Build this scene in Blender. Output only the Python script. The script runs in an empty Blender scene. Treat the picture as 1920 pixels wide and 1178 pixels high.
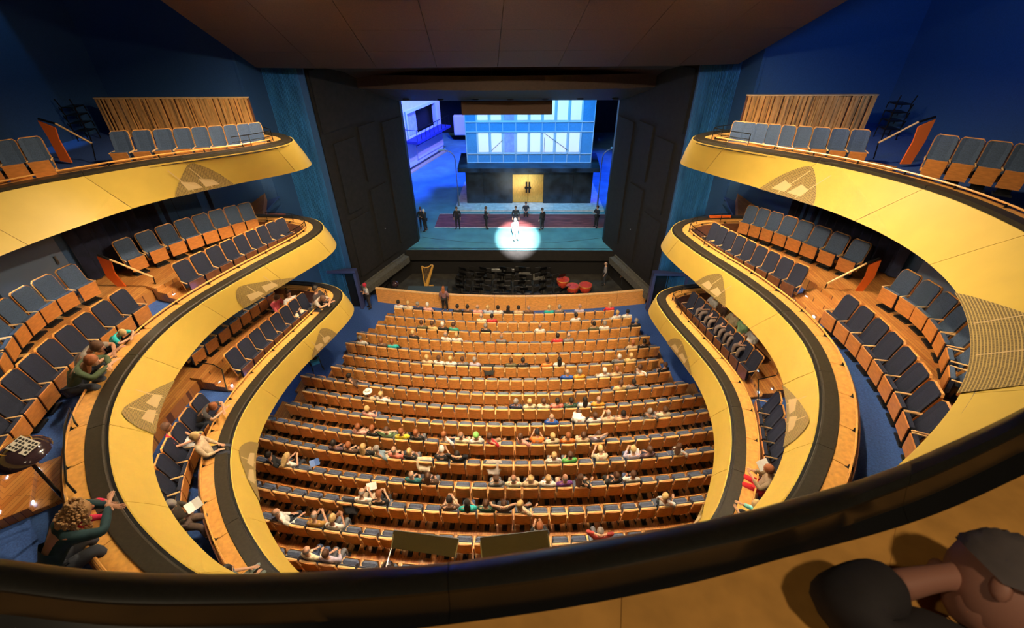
import bpy, bmesh, math, random
from mathutils import Vector, Matrix
from mathutils.geometry import tessellate_polygon
R_ = random.Random(7)
S = bpy.context.scene
COL = S.collection
PI = math.pi
# ---------------------------------------------------------------- camera, world, light
H0 = 15.7                                   # eye level above the first stalls row
FPX = 853.0; TH, YAW, ROLL = map(math.radians, (35.35, 1.64, -.55))
CAM = Vector((.8, 0, H0))
_F = Vector((0, math.cos(TH), -math.sin(TH))); _U = Vector((0, math.sin(TH), math.cos(TH))); _R = Vector((1, 0, 0))
_R, _U = _R*math.cos(ROLL)+_U*math.sin(ROLL), _U*math.cos(ROLL)-_R*math.sin(ROLL)
_Z = Matrix.Rotation(YAW, 3, 'Z')
_R, _U, _F = _Z@_R, _Z@_U, _Z@_F
cd = bpy.data.cameras.new('camera'); cam = bpy.data.objects.new('camera', cd); COL.objects.link(cam)
cam.matrix_world = Matrix(((_R.x, _U.x, -_F.x, CAM.x), (_R.y, _U.y, -_F.y, CAM.y), (_R.z, _U.z, -_F.z, CAM.z), (0, 0, 0, 1)))
cd.sensor_width = 36; cd.lens = FPX/1920*36; cd.clip_start = .05; cd.clip_end = 200
cd.dof.use_dof = True; cd.dof.focus_distance = 15; cd.dof.aperture_fstop = 3.2
S.camera = cam
S.view_settings.view_transform = 'Standard'; S.view_settings.look = 'None'
S.view_settings.gamma = 1; S.view_settings.use_curve_mapping = False; S.view_settings.exposure = 0.0
w = bpy.data.worlds.new('world'); S.world = w; w.use_nodes = True
w.node_tree.nodes['Background'].inputs[0].default_value = (.16, .13, .17, 1)
w.node_tree.nodes['Background'].inputs[1].default_value = .12

def lamp(name, kind, loc, power, color, target=None, size=.6, angle=60, blend=.5, soft=.1):
    d = bpy.data.lights.new(name, kind); d.energy = power; d.color = color
    if kind == 'AREA': d.shape = 'DISK'; d.size = size; d.spread = math.radians(150)
    if kind == 'SPOT': d.spot_size = math.radians(angle); d.spot_blend = blend; d.shadow_soft_size = soft
    if kind == 'POINT': d.shadow_soft_size = soft
    o = bpy.data.objects.new(name, d); COL.objects.link(o); o.location = loc
    if target is not None:
        o.rotation_euler = (Vector(target)-Vector(loc)).to_track_quat('-Z', 'Y').to_euler()
    return o
WARM = (1, .78, .5); BLUE = (.03, .25, 1); CYAN = (.12, .6, 1); COLD = (.7, .85, 1)
# house lights in the raised part of the ceiling, over the stalls
for (x, y, z) in ((-5.5, 11.5, 16.35), (0, 12, 16.2), (5.5, 11.5, 16.35), (0, 10.2, 16.7)):
    lamp('house_light', 'AREA', (x, y, z), 1050, WARM, (x*.95, y+1.5, 0), .5)
for s in (-1, 1):
    lamp('house_light', 'SPOT', (s*4, 5.5, 17.6), 3800, WARM, (s*3, 20, 0), angle=52, blend=.6, soft=.25)
    lamp('front_wash', 'SPOT', (s*-3, 7, 17.0), 500, (1, .85, .6), (s*11, 14.5, 11.2), angle=65, blend=.8, soft=.3)
for (x, y, p_) in ((-2.2, -.7, 34), (2.6, -.9, 34)):
    lamp('added_rim_fill', 'AREA', (x, y, 17.8), p_, WARM, (x, y+1.1, 14), .25)  # unseen fill lamps, added to brighten the near shelf and put sheen on the rim
# wall washes (blue gel) on the ribbed proscenium pilasters and the upper side walls
for s in (-1, 1):
    lamp('blue_wash', 'SPOT', (s*5.2, 12, 16.2), 500, (.12, .6, 1), (s*9.6, 23, 8.5), angle=60, blend=1, soft=.3)
    lamp('blue_wash', 'SPOT', (s*9.0, 18, 1.2), 140, (.12, .6, 1), (s*9.8, 23, 5), angle=90, blend=1, soft=.3)
lamp('blue_wash', 'SPOT', (7.5, 9, 16.6), 1700, (.06, .3, 1), (15, 19.5, 15), angle=75, blend=1, soft=.4)
lamp('blue_wash', 'SPOT', (-7.5, 9, 16.6), 130, (.1, .3, 1), (-13, 19.5, 14.5), angle=75, blend=1, soft=.4)
lamp('blue_wash', 'SPOT', (-16.3, 17.2, 19.3), 900, (.15, .6, 1), (-16.95, 17.0, 11), angle=22, blend=.6, soft=.05)
# stage lighting rig above the set
lamp('stage_light', 'AREA', (-2, 31, 16), 420, (.06, .55, .95), (-2, 32, 0), 3)
lamp('stage_light', 'AREA', (4, 31, 16), 420, (.06, .55, .95), (4, 32, 0), 3)
lamp('stage_light', 'SPOT', (-3.5, 30.6, 13.5), 3000, (.09, .40, 1), (1.2, 37, 6), angle=70, blend=.6, soft=.3)
lamp('stage_light', 'SPOT', (5.5, 30.6, 13.5), 2400, (.09, .40, 1), (1.2, 37, 6), angle=70, blend=.6, soft=.3)
lamp('stage_light', 'SPOT', (-2, 40, 16.3), 45000, (.02, .08, 1), (-7, 47, 0), angle=75, blend=.5, soft=.3)
lamp('stage_light', 'SPOT', (12, 40, 16.3), 30000, (.02, .08, 1), (10, 43, 0), angle=60, blend=.5, soft=.3)
lamp('stage_light', 'SPOT', (0, 42, 15.5), 10000, (.45, .45, 1), (-10, 48, 6), angle=60, blend=.5, soft=.3)
lamp('stage_light', 'SPOT', (9, 43, 14), 700, (1, .9, .8), (12.6, 48, 5), angle=50)  # not part of the rig: extra lamp added to make the scaffold visible
lamp('follow_spot', 'SPOT', (1.5, 3, 18.3), 800000, (1, .97, .95), (.4, 29.75, 1.2), angle=6.4, blend=.7, soft=.06)
lamp('door_light', 'SPOT', (1.2, 33.6, 5.6), 260, (1, .75, .4), (1.2, 36.2, 1.8), angle=60, blend=.8, soft=.1)
lamp('road_light', 'SPOT', (1.2, 27.5, 12.8), 900, (1, .45, .35), (1.2, 33, 1.2), angle=22, blend=1, soft=.2)

# ---------------------------------------------------------------- pixel helpers (1920 x 1178)
def ray(u, v): return _F+_R*((u-960)/FPX)-_U*((v-589)/FPX)
def bz(u, v, z): d = ray(u, v); return CAM+d*((z-CAM.z)/d.z)
def by(u, v, y): d = ray(u, v); return CAM+d*((y-CAM.y)/d.y)
def pj(p):
    q = Vector(p)-CAM; k = q.dot(_F)
    return 960+FPX*q.dot(_R)/k, 589-FPX*q.dot(_U)/k

# ---------------------------------------------------------------- materials
def mat(name, col, rough=.6, metal=0, noise=0, nscale=8, emit=0, ecol=None, stretch=None, bump=0, spec=.5, coat=0):
    m = bpy.data.materials.new(name); m.use_nodes = True; nt = m.node_tree; b = nt.nodes['Principled BSDF']
    b.inputs['Base Color'].default_value = (*col, 1); b.inputs['Roughness'].default_value = rough
    b.inputs['Metallic'].default_value = metal; b.inputs['Specular IOR Level'].default_value = spec
    b.inputs['Coat Weight'].default_value = coat
    if emit:
        b.inputs['Emission Color'].default_value = (*(ecol or col), 1); b.inputs['Emission Strength'].default_value = emit
    if noise or bump:
        tc = nt.nodes.new('ShaderNodeTexCoord'); mp = nt.nodes.new('ShaderNodeMapping')
        mp.inputs['Scale'].default_value = stretch or (1, 1, 1)
        n = nt.nodes.new('ShaderNodeTexNoise'); n.inputs['Scale'].default_value = nscale; n.inputs['Detail'].default_value = 3
        nt.links.new(tc.outputs['Object'], mp.inputs[0]); nt.links.new(mp.outputs[0], n.inputs['Vector'])
        if noise:
            cr = nt.nodes.new('ShaderNodeValToRGB'); nt.links.new(n.outputs['Fac'], cr.inputs[0])
            cr.color_ramp.elements[0].position = .3; cr.color_ramp.elements[1].position = .7
            cr.color_ramp.elements[0].color = (*[c*(1-noise) for c in col], 1)
            cr.color_ramp.elements[1].color = (*[min(1, c*(1+noise)) for c in col], 1)
            nt.links.new(cr.outputs[0], b.inputs['Base Color'])
        if bump:
            bp = nt.nodes.new('ShaderNodeBump'); bp.inputs['Strength'].default_value = bump; bp.inputs['Distance'].default_value = .02
            nt.links.new(n.outputs['Fac'], bp.inputs['Height']); nt.links.new(bp.outputs[0], b.inputs['Normal'])
    return m
M = dict(
 wood=mat('oak', (.74, .33, .085), .38, noise=.22, nscale=6, stretch=(1, 1, 6)),
 wood_mid=mat('oak_mid', (.50, .19, .045), .4, noise=.18, nscale=6, stretch=(1, 1, 5)),
 wood_pale=mat('oak_edge', (.74, .45, .19), .4, noise=.12),
 wood_shelf=mat('oak_shelf', (.66, .33, .08), .35, noise=.15, nscale=10, stretch=(1, 1, 1)),
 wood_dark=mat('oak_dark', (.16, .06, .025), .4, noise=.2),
 slat=mat('oak_slat', (.70, .34, .10), .45, noise=.3, nscale=3, stretch=(3, 3, .6)),
 blue=mat('blue_upholstery', (.042, .07, .13), .8, noise=.25, nscale=40, bump=.2),
 blue_roll=mat('blue_cushion', (.085, .105, .17), .5, noise=.2, nscale=30),
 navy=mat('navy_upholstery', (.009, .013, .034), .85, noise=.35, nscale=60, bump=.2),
 carpet=mat('blue_carpet', (.03, .085, .30), .9, noise=.25, nscale=30, bump=.3),
 wall=mat('blue_plaster', (.028, .085, .21), .6, noise=.12, nscale=30),
 rib=mat('blue_rib', (.03, .16, .38), .5, noise=.35, nscale=4, stretch=(1, 1, .2)),
 drape=mat('dark_drape', (.012, .016, .045), .9, noise=.4, nscale=3),
 fascia=mat('yellow_fascia', (.58, .405, .075), .5, noise=.04, nscale=2, spec=.4),
 cap=mat('rim_cap', (.03, .024, .016), .35, noise=.2, nscale=20, spec=.5),
 black=mat('black', (.006, .006, .007), .5),
 portal=mat('portal_black', (.009, .0075, .007), .8, noise=.4, nscale=4),
 ceil=mat('brown_ceiling', (.10, .055, .035), .7, noise=.2, nscale=25),
 ceil2=mat('soffit_brown', (.045, .026, .02), .7, noise=.2, nscale=10),
 orange=mat('orange_panel', (.95, .17, .02), .35, emit=.0),
 metal=mat('black_metal', (.015, .014, .014), .35, metal=.6),
 grey=mat('grey_metal', (.3, .3, .3), .35, metal=.8),
 led=mat('step_led', (.4, .6, 1), .4, emit=14, ecol=(.35, .6, 1)),
 white=mat('white', (.75, .73, .7), .6),
 brass=mat('brass_door', (.75, .45, .1), .3, metal=.5, noise=.2, nscale=12, stretch=(4, 1, .4)),
 gold=mat('gold', (.6, .33, .06), .35, metal=.4),
 stage=mat('stage_floor', (.09, .27, .30), .6, noise=.2, nscale=.8),
 pave=mat('pavement', (.55, .6, .58), .7, noise=.2, nscale=3),
 road=mat('road_red', (.22, .06, .06), .6, noise=.5, nscale=1.2, stretch=(1, 5, 1)),
 marble=mat('dark_marble', (.02, .035, .055), .3, noise=.8, nscale=1.2),
 facade=mat('blue_facade', (.10, .36, .70), .6, noise=.06),
 mullion=mat('mullion', (.6, .72, .85), .5),
 curtain=mat('lit_curtain', (.8, .78, .9), .7, emit=.55, ecol=(.78, .82, 1), noise=.12, nscale=5, stretch=(6, 1, .3)),
 curtain2=mat('dim_curtain', (.25, .3, .8), .7, emit=.35, ecol=(.2, .35, 1), noise=.3, nscale=3),
 house=mat('house_plaster', (.62, .64, .85), .7, noise=.05, nscale=2),
 skin=mat('skin', (.58, .32, .21), .55), skin_d=mat('skin_tan', (.42, .21, .13), .55),
 copper=mat('drum_red', (.5, .05, .025), .35, noise=.2), harp=mat('harp_gold', (.55, .3, .06), .4),
 pit=mat('pit_floor', (.03, .026, .02), .8, noise=.5, nscale=2), pit_dark=mat('pit_black', (.012, .011, .011), .5),
 glass=mat('smoked_dome', (.035, .02, .025), .12, noise=.2, spec=.8, coat=.5), sticker=mat('sticker', (.62, .58, .5), .5),
 ink=mat('ink', (.02, .02, .02), .6), panelgrey=mat('panel_grey', (.075, .07, .062), .6, noise=.1, nscale=90),
 surtitle=mat('surtitle_brown', (.10, .055, .035), .7, noise=.08), tan=mat('tan_board', (.55, .4, .2), .6),
)
def perforated():
    m = bpy.data.materials.new('perforated_sheet'); m.use_nodes = True; nt = m.node_tree; b = nt.nodes['Principled BSDF']
    uv = nt.nodes.new('ShaderNodeUVMap'); mp = nt.nodes.new('ShaderNodeMapping'); mp.inputs['Scale'].default_value = (22, 22, 1)
    br = nt.nodes.new('ShaderNodeTexBrick'); br.inputs['Color1'].default_value = br.inputs['Color2'].default_value = (.07, .045, .015, 1)
    br.inputs['Mortar'].default_value = (.42, .30, .10, 1); br.inputs['Scale'].default_value = 1; br.inputs['Mortar Size'].default_value = .12
    br.inputs['Brick Width'].default_value = .9; br.inputs['Row Height'].default_value = .6
    nt.links.new(uv.outputs[0], mp.inputs[0]); nt.links.new(mp.outputs[0], br.inputs['Vector']); nt.links.new(br.outputs['Color'], b.inputs['Base Color'])
    b.inputs['Roughness'].default_value = .5
    return m
M['perf'] = perforated()
def parquet():
    m = bpy.data.materials.new('parquet'); m.use_nodes = True; nt = m.node_tree; b = nt.nodes['Principled BSDF']
    tc = nt.nodes.new('ShaderNodeTexCoord'); mp = nt.nodes.new('ShaderNodeMapping'); mp.inputs['Rotation'].default_value = (0, 0, PI/2)
    br = nt.nodes.new('ShaderNodeTexBrick'); br.inputs['Scale'].default_value = 1; br.inputs['Brick Width'].default_value = .8; br.inputs['Row Height'].default_value = .09
    br.inputs['Color1'].default_value = (.50, .23, .06, 1); br.inputs['Color2'].default_value = (.36, .13, .03, 1)
    br.inputs['Mortar'].default_value = (.12, .04, .015, 1); br.inputs['Mortar Size'].default_value = .004
    nt.links.new(tc.outputs['Object'], mp.inputs[0]); nt.links.new(mp.outputs[0], br.inputs['Vector']); nt.links.new(br.outputs['Color'], b.inputs['Base Color'])
    b.inputs['Roughness'].default_value = .32
    return m
M['parquet'] = parquet()
_cm = {}
def cloth(c, rough=.85):
    k = tuple(round(x, 3) for x in c)
    if k not in _cm: _cm[k] = mat('cloth', c, rough, noise=.18, nscale=12)
    return _cm[k]

# ---------------------------------------------------------------- mesh builder
class MB:
    def __init__(s): s.v = []; s.f = []; s.m = []; s.uv = {}; s.smooth = []
    def add(s, vs, fs, mi=0, sm=False):
        o = len(s.v); s.v += [tuple(v) for v in vs]; s.f += [tuple(i+o for i in f) for f in fs]; s.m += [mi]*len(fs); s.smooth += [sm]*len(fs)
        return s
    def box(s, c, d, mi=0, rot=None, bev=0):
        x, y, z = [k/2 for k in d]; c = Vector(c)
        if bev:
            b = min(bev, x*.9, y*.9, z*.9); vs = []
            for sx in (-1, 1):
                for sy in (-1, 1):
                    for sz in (-1, 1):
                        vs += [(sx*x, sy*(y-b), sz*(z-b)), (sx*(x-b), sy*y, sz*(z-b)), (sx*(x-b), sy*(y-b), sz*z)]
            bm = bmesh.new(); 
            for v in vs: bm.verts.new(v)
            bmesh.ops.convex_hull(bm, input=bm.verts); bm.verts.ensure_lookup_table()
            vv = [v.co.copy() for v in bm.verts]; ff = [[v.index for v in f.verts] for f in bm.faces]; bm.free()
        else:
            vv = [Vector((a*x, b_*y, c_*z)) for a in (-1, 1) for b_ in (-1, 1) for c_ in (-1, 1)]
            ff = [(0, 1, 3, 2), (4, 6, 7, 5), (0, 4, 5, 1), (2, 3, 7, 6), (0, 2, 6, 4), (1, 5, 7, 3)]
        if rot is not None: vv = [rot@v for v in vv]
        return s.add([v+c for v in vv], ff, mi)
    def tube(s, path, r, mi=0, n=8, cap=True):
        path = [Vector(p) for p in path]; rs = r if isinstance(r, (list, tuple)) else [r]*len(path)
        rings = []; up = None
        for i, p in enumerate(path):
            t = (path[min(i+1, len(path)-1)]-path[max(i-1, 0)]).normalized()
            a = Vector((0, 0, 1)) if abs(t.z) < .9 else Vector((1, 0, 0))
            if up is not None: a = up
            x = t.cross(a).normalized(); y = x.cross(t).normalized(); up = y
            rings.append([p+(x*math.cos(2*PI*k/n)+y*math.sin(2*PI*k/n))*rs[i] for k in range(n)])
        vs = [q for g in rings for q in g]; fs = []
        for i in range(len(path)-1):
            for k in range(n): fs.append((i*n+k, i*n+(k+1) % n, (i+1)*n+(k+1) % n, (i+1)*n+k))
        if cap: fs += [tuple(range(n))[::-1], tuple((len(path)-1)*n+k for k in range(n))]
        return s.add(vs, fs, mi, True)
    def lathe(s, prof, c=(0, 0, 0), mi=0, n=16, sc=(1, 1, 1), rot=None):
        vs = []; fs = []; c = Vector(c)
        for (r, z) in prof:
            for k in range(n):
                v = Vector((r*math.cos(2*PI*k/n)*sc[0], r*math.sin(2*PI*k/n)*sc[1], z*sc[2]))
                if rot is not None: v = rot@v
                vs.append(v+c)
        for i in range(len(prof)-1):
            for k in range(n): fs.append((i*n+k, i*n+(k+1) % n, (i+1)*n+(k+1) % n, (i+1)*n+k))
        return s.add(vs, fs, mi, True)
    def ball(s, c, r, mi=0, n=12, m=8, sc=(1, 1, 1), rot=None):
        return s.lathe([(r*math.sin(PI*i/m), -r*math.cos(PI*i/m)) for i in range(m+1)], c, mi, n, sc, rot)
    def sheet(s, rows, mi=0, sm=False, uvs=None):      # grid of points
        n = len(rows[0]); o = len(s.v); vs = [p for r in rows for p in r]
        fs = [(i*n+k, i*n+k+1, (i+1)*n+k+1, (i+1)*n+k) for i in range(len(rows)-1) for k in range(n-1)]
        if uvs:
            for i, u in enumerate(q for r in uvs for q in r): s.uv[o+i] = u
        return s.add(vs, fs, mi, sm)
    def poly(s, pts, z0, z1, mi=0):                   # extruded plan polygon
        n = len(pts); vs = [(p[0], p[1], z0) for p in pts]+[(p[0], p[1], z1) for p in pts]
        tr = tessellate_polygon([[Vector((p[0], p[1], 0)) for p in pts]])
        fs = [tuple(i+n for i in t) for t in tr]+[tuple(t[::-1]) for t in tr]+[(i, (i+1) % n, (i+1) % n+n, i+n) for i in range(n)]
        return s.add(vs, fs, mi)
    def profile(s, secs, mi=0, closed=True, sm=False, cap=True):   # list of cross sections (each list of points)
        n = len(secs[0]); vs = [p for q in secs for p in q]; fs = []
        for i in range(len(secs)-1):
            for k in range(n if closed else n-1): fs.append((i*n+k, i*n+(k+1) % n, (i+1)*n+(k+1) % n, (i+1)*n+k))
        if cap and closed: fs += [tuple(range(n))[::-1], tuple((len(secs)-1)*n+k for k in range(n))]
        return s.add(vs, fs, mi, sm)
    def mesh(s, name, mats):
        me = bpy.data.meshes.new(name); me.from_pydata(s.v, [], s.f)
        for m in mats: me.materials.append(M[m] if isinstance(m, str) else m)
        me.polygons.foreach_set('material_index', s.m); me.polygons.foreach_set('use_smooth', s.smooth)
        if s.uv:
            ul = me.uv_layers.new(name='UVMap')
            for l in me.loops: ul.data[l.index].uv = s.uv.get(l.vertex_index, (0, 0))
        me.update(); bm = bmesh.new(); bm.from_mesh(me); bmesh.ops.recalc_face_normals(bm, faces=bm.faces); bm.to_mesh(me); bm.free()
        if any(s.smooth): me.set_sharp_from_angle(angle=.7)
        return me
    def build(s, name, mats, parent=None, kind=None, label=None):
        return link(name, s.mesh(name, mats if isinstance(mats, (list, tuple)) else [mats]), parent, kind, label)
def link(name, me, parent=None, kind=None, label=None):
    o = bpy.data.objects.new(name, me); COL.objects.link(o)
    if parent: o.parent = parent
    if kind: o['kind'] = kind
    if label: o['label'] = label
    return o
def thing(name, label, cat, loc=(0, 0, 0), rz=0, group=None, kind=None):
    o = bpy.data.objects.new(name, None); COL.objects.link(o); o.location = loc; o.rotation_euler = (0, 0, rz)
    o.empty_display_size = .1
    if kind: o['kind'] = kind
    if label: o['label'] = label; o['category'] = cat
    if group: o['group'] = group
    return o
def tag(o, label, cat, group=None):
    o['label'] = label; o['category'] = cat
    if group: o['group'] = group
    return o
def copy_tree(root, loc, rz, label, group=None, sc=None):
    r = root.copy(); COL.objects.link(r); r.location = loc; r.rotation_euler = (0, 0, rz); r['label'] = label
    if group: r['group'] = group
    if sc: r.scale = sc
    for ch in root.children:
        c = ch.copy(); COL.objects.link(c); c.parent = r
    return r

ORD = ['zeroth', 'first', 'second', 'third', 'fourth', 'fifth', 'sixth', 'seventh', 'eighth', 'ninth', 'tenth', 'eleventh', 'twelfth', 'thirteenth',
       'fourteenth', 'fifteenth', 'sixteenth', 'seventeenth', 'eighteenth', 'nineteenth', 'twentieth', 'twenty-first', 'twenty-second', 'twenty-third',
       'twenty-fourth', 'twenty-fifth', 'twenty-sixth', 'twenty-seventh', 'twenty-eighth', 'twenty-ninth', 'thirtieth', 'thirty-first', 'thirty-second', 'thirty-third', 'thirty-fourth', 'thirty-fifth', 'thirty-sixth']

# ---------------------------------------------------------------- stalls geometry
RAD = 41.0
CEN = [588, 604.5, 623, 642.5, 664, 688, 712.5, 739, 766.4, 797, 833, 870, 913.6, 961.4, 1018]
ZR = [0, .03, .07, .12, .17, .23, .31, .42, .55, .70, .87, 1.04, 1.2, 1.36, 1.5, 1.66, 1.82]
YR = [bz(962, CEN[k], ZR[k]+.95).y for k in range(15)]; YR += [YR[-1]-1.02, YR[-1]-2.04]
GAP = [(943.4, 588), (971.6, 604), (981.7, 623), (971.6, 642), (981.7, 664), (969.2, 688), (957, 712), (955.5, 739), (954.5, 766), (966.3, 797), (964.7, 833),
       (963, 870), (979, 914), (996.3, 961), (1033, 1016), (746, 1062), (960, 1130)]
XL = [-7.02, -7.34, -7.67, -7.99, -8.29, -8.08, -8.45, -9.6, -9.3, -9.7, -9.9, -9.9, -9.7, -9.4, -8.9, -8.2, -7.2]
XR = [6.5, 6.82, 7.12, 7.42, 7.73, 7.48, 7.8, 8.7, 8.9, 9.2, 9.2, 9.1, 8.9, 8.7, 8.3, 7.6, 6.6]
PITCH = .575
def row_y(k, x): return YR[k]+RAD-math.sqrt(RAD*RAD-x*x)
SEATS = []            # (row, index, x, y, z, rz)
for k in range(17):
    gx = bz(GAP[k][0], GAP[k][1], ZR[k]+.9).x
    a0 = gx/RAD+PITCH/2/RAD; da = PITCH/RAD
    i0 = math.ceil((XL[k]+.2-RAD*math.sin(a0))/PITCH); i1 = math.floor((XR[k]-.2-RAD*math.sin(a0))/PITCH)
    n = 0
    for i in range(i0, i1+1):
        a = a0+i*da; x = RAD*math.sin(a); n += 1
        SEATS.append((k, n, x, YR[k]+RAD-RAD*math.cos(a), ZR[k], a))
# local: +Y towards the stage

# people: (px, py of the head, shirt colour name, hair)
PEOPLE = []
def crop(x0, y0, s, rows):
    for r in rows: PEOPLE.append((x0+r[0]/s, y0+r[1]/s, r[2], r[3], r[4] if len(r) > 4 else 'sit'))
crop(560, 560, 6.4, [(1165, 20, 'white', 'dark'), (1240, 60, 'cream', 'blond'), (1435, 40, 'navy', 'grey'), (1555, 55, 'pink', 'white'),
 (1475, 285, 'olive', 'brown'), (1605, 295, 'yellow', 'brown'), (1735, 305, 'black', 'white'), (1845, 325, 'green', 'brown'),
 (1385, 415, 'black', 'blond'), (1735, 440, 'white', 'bald'), (1870, 480, 'white', 'blond'),
 (800, 450, 'white', 'grey'), (960, 500, 'brown', 'red'), (1135, 545, 'teal', 'red'),
 (1540, 740, 'beige', 'blond'), (1670, 700, 'white', 'brown'), (1815, 750, 'white', 'blond')])
crop(820, 560, 6.4, [(265, 105, 'black', 'dark'), (380, 100, 'brown', 'dark'), (487, 140, 'pink', 'bald'), (615, 105, 'lightblue', 'blond'), (715, 130, 'white', 'dark'),
 (845, 120, 'black', 'long_dark'), (985, 125, 'beige', 'dark'), (1090, 120, 'brown', 'bald'), (1325, 110, 'teal', 'blond'), (1475, 100, 'grey', 'grey'), (1720, 90, 'lavender', 'bald'),
 (520, 215, 'cream', 'bald'), (670, 225, 'red', 'dark'), (1655, 215, 'white', 'dark'), (585, 340, 'black', 'grey'), (1220, 395, 'white', 'bald'),
 (760, 450, 'grey', 'bald'), (1440, 440, 'red', 'dark'), (1590, 455, 'grey', 'bald'), (260, 710, 'grey', 'brown'), (470, 670, 'lavender', 'grey'),
 (885, 745, 'olive', 'brown'), (995, 745, 'black', 'dark'), (1255, 700, 'orange', 'brown'), (1435, 740, 'white', 'long_dark'), (1520, 860, 'blue', 'bald'), (1695, 860, 'amber', 'grey')])
crop(1060, 560, 6.4, [(510, 80, 'red', 'blond'), (660, 170, 'white', 'blond'), (735, 165, 'white', 'dark'), (340, 290, 'olive', 'dark'), (430, 300, 'white', 'grey'),
 (850, 275, 'black', 'grey'), (815, 510, 'beige', 'red'), (930, 520, 'black', 'dark'), (685, 665, 'grey', 'white'), (780, 665, 'yellow', 'blond'),
 (1230, 780, 'black', 'brown'), (500, 850, 'white', 'white'), (605, 880, 'beige', 'red'), (680, 980, 'yellow', 'brown'), (840, 1000, 'grey', 'dark'), (950, 895, 'white', 'brown', 'sit_twist')])
crop(480, 700, 6.4, [(1085, 110, 'brown', 'dark', 'sit_twist'), (1340, 215, 'beige', 'hat'), (1480, 250, 'white', 'blond'), (1330, 520, 'pink', 'blond'),
 (1215, 625, 'pink', 'red'), (1345, 640, 'black', 'red'), (1585, 640, 'mint', 'brown', 'sit_up'), (1745, 680, 'lemon', 'red'),
 (930, 785, 'plum', 'dark'), (1100, 840, 'brown', 'red'), (1290, 880, 'black', 'long_blond'), (1430, 790, 'denim', 'grey', 'sit_twist'), (1660, 920, 'coral', 'bald'), (1820, 940, 'black', 'blond'),
 (110, 1000, 'black', 'dark', 'sit_twist'), (440, 1000, 'white', 'long_blond', 'sit_read')])
crop(760, 700, 6.4, [(1305, 330, 'navy', 'grey'), (1500, 350, 'cream', 'blond'), (1620, 320, 'cream', 'brown'), (1830, 320, 'coral', 'dark'), (140, 680, 'black', 'red'),
 (440, 760, 'white', 'red', 'sit_twist'), (690, 710, 'cream', 'bald'), (870, 700, 'white', 'green_cap'), (1065, 770, 'red', 'brown', 'sit_twist'), (1785, 530, 'blue', 'bald'),
 (1420, 840, 'check', 'brown', 'sit_twist'), (1590, 850, 'orange', 'dark', 'sit_lean'), (1740, 940, 'white', 'blond'), (1770, 750, 'cream', 'blond'), (1890, 740, 'orange', 'red'),
 (450, 960, 'black', 'white', 'sit_lean'), (640, 975, 'black', 'dark', 'sit_up')])
crop(1040, 700, 6.4, [(150, 290, 'forest', 'dark'), (380, 320, 'white', 'long_dark'), (535, 260, 'amber', 'bald'), (240, 560, 'white', 'brown', 'sit_lean'), (455, 510, 'white', 'brown'),
 (660, 470, 'beige', 'bald', 'sit_read'), (845, 470, 'peach', 'dark'), (1190, 460, 'grey', 'grey', 'sit_twist'), (1370, 450, 'cream', 'brown'), (180, 730, 'beige', 'brown'),
 (365, 840, 'lavender', 'brown', 'sit_up'), (520, 830, 'cream', 'blond', 'sit_lean'), (165, 890, 'grass', 'brown'), (1010, 910, 'lavender', 'blond', 'sit_read'), (1145, 900, 'plum', 'brown'), (1545, 870, 'white', 'long_brown', 'sit_twist')])
crop(460, 860, 4.364, [(1365, 110, 'darkteal', 'bald'), (1480, 140, 'brown', 'long_brown'), (950, 270, 'white', 'bald', 'sit_read'), (1100, 290, 'black', 'red', 'sit_read'), (1685, 370, 'brown', 'dark', 'sit_read'),
 (1800, 355, 'teal', 'long_dark'), (245, 400, 'white', 'bald', 'sit_twist'), (575, 460, 'ochre', 'bald', 'sit_read'), (685, 490, 'white', 'blond', 'sit_read'), (690, 870, 'lavender', 'brown'), (400, 915, 'cream', 'bald')])
crop(880, 850, 4.085, [(340, 200, 'cream', 'bald'), (465, 200, 'beige', 'blond'), (240, 225, 'grey', 'brown'), (615, 180, 'white', 'blond'), (735, 165, 'purple', 'bald'), (870, 195, 'black', 'long_brown', 'sit_twist'),
 (1150, 165, 'black', 'brown'), (1230, 150, 'white', 'brown'), (120, 400, 'forest', 'brown'), (225, 350, 'darkbrown', 'brown', 'sit_up'), (1520, 330, 'white', 'blond', 'sit_twist'),
 (345, 500, 'cream', 'blond', 'sit_twist'), (560, 575, 'black', 'red', 'sit_lean'), (975, 570, 'brick', 'grey', 'sit_up')])
COLS = dict(white=(.72, .7, .66), cream=(.72, .62, .42), navy=(.03, .04, .09), pink=(.75, .38, .34), olive=(.10, .10, .05), yellow=(.7, .5, .2), black=(.018, .018, .02), green=(.05, .35, .25),
 brown=(.10, .055, .035), teal=(.02, .42, .42), beige=(.6, .45, .28), lightblue=(.4, .5, .65), red=(.62, .03, .04), grey=(.16, .16, .17), lavender=(.48, .44, .58), orange=(.75, .2, .03), blue=(.02, .09, .4),
 amber=(.75, .33, .03), mint=(.4, .68, .4), lemon=(.8, .68, .05), plum=(.12, .07, .09), denim=(.2, .28, .34), coral=(.75, .2, .15), forest=(.03, .09, .06), peach=(.75, .45, .28), grass=(.1, .42, .1),
 darkteal=(.02, .16, .19), ochre=(.42, .23, .05), purple=(.14, .04, .24), darkbrown=(.06, .04, .035), brick=(.45, .06, .05), check=(.72, .3, .28))
CNAME = dict(lightblue='light blue', darkteal='dark teal', darkbrown='dark brown', check='red and white checked', plum='dark plum', grass='bright green', forest='dark green', lemon='bright yellow', mint='pale green')
HCOL = dict(dark=(.015, .01, .008), brown=(.09, .04, .02), blond=(.55, .36, .15), grey=(.25, .22, .2), white=(.65, .6, .55), red=(.28, .09, .03), light=(.34, .19, .08))
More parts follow.
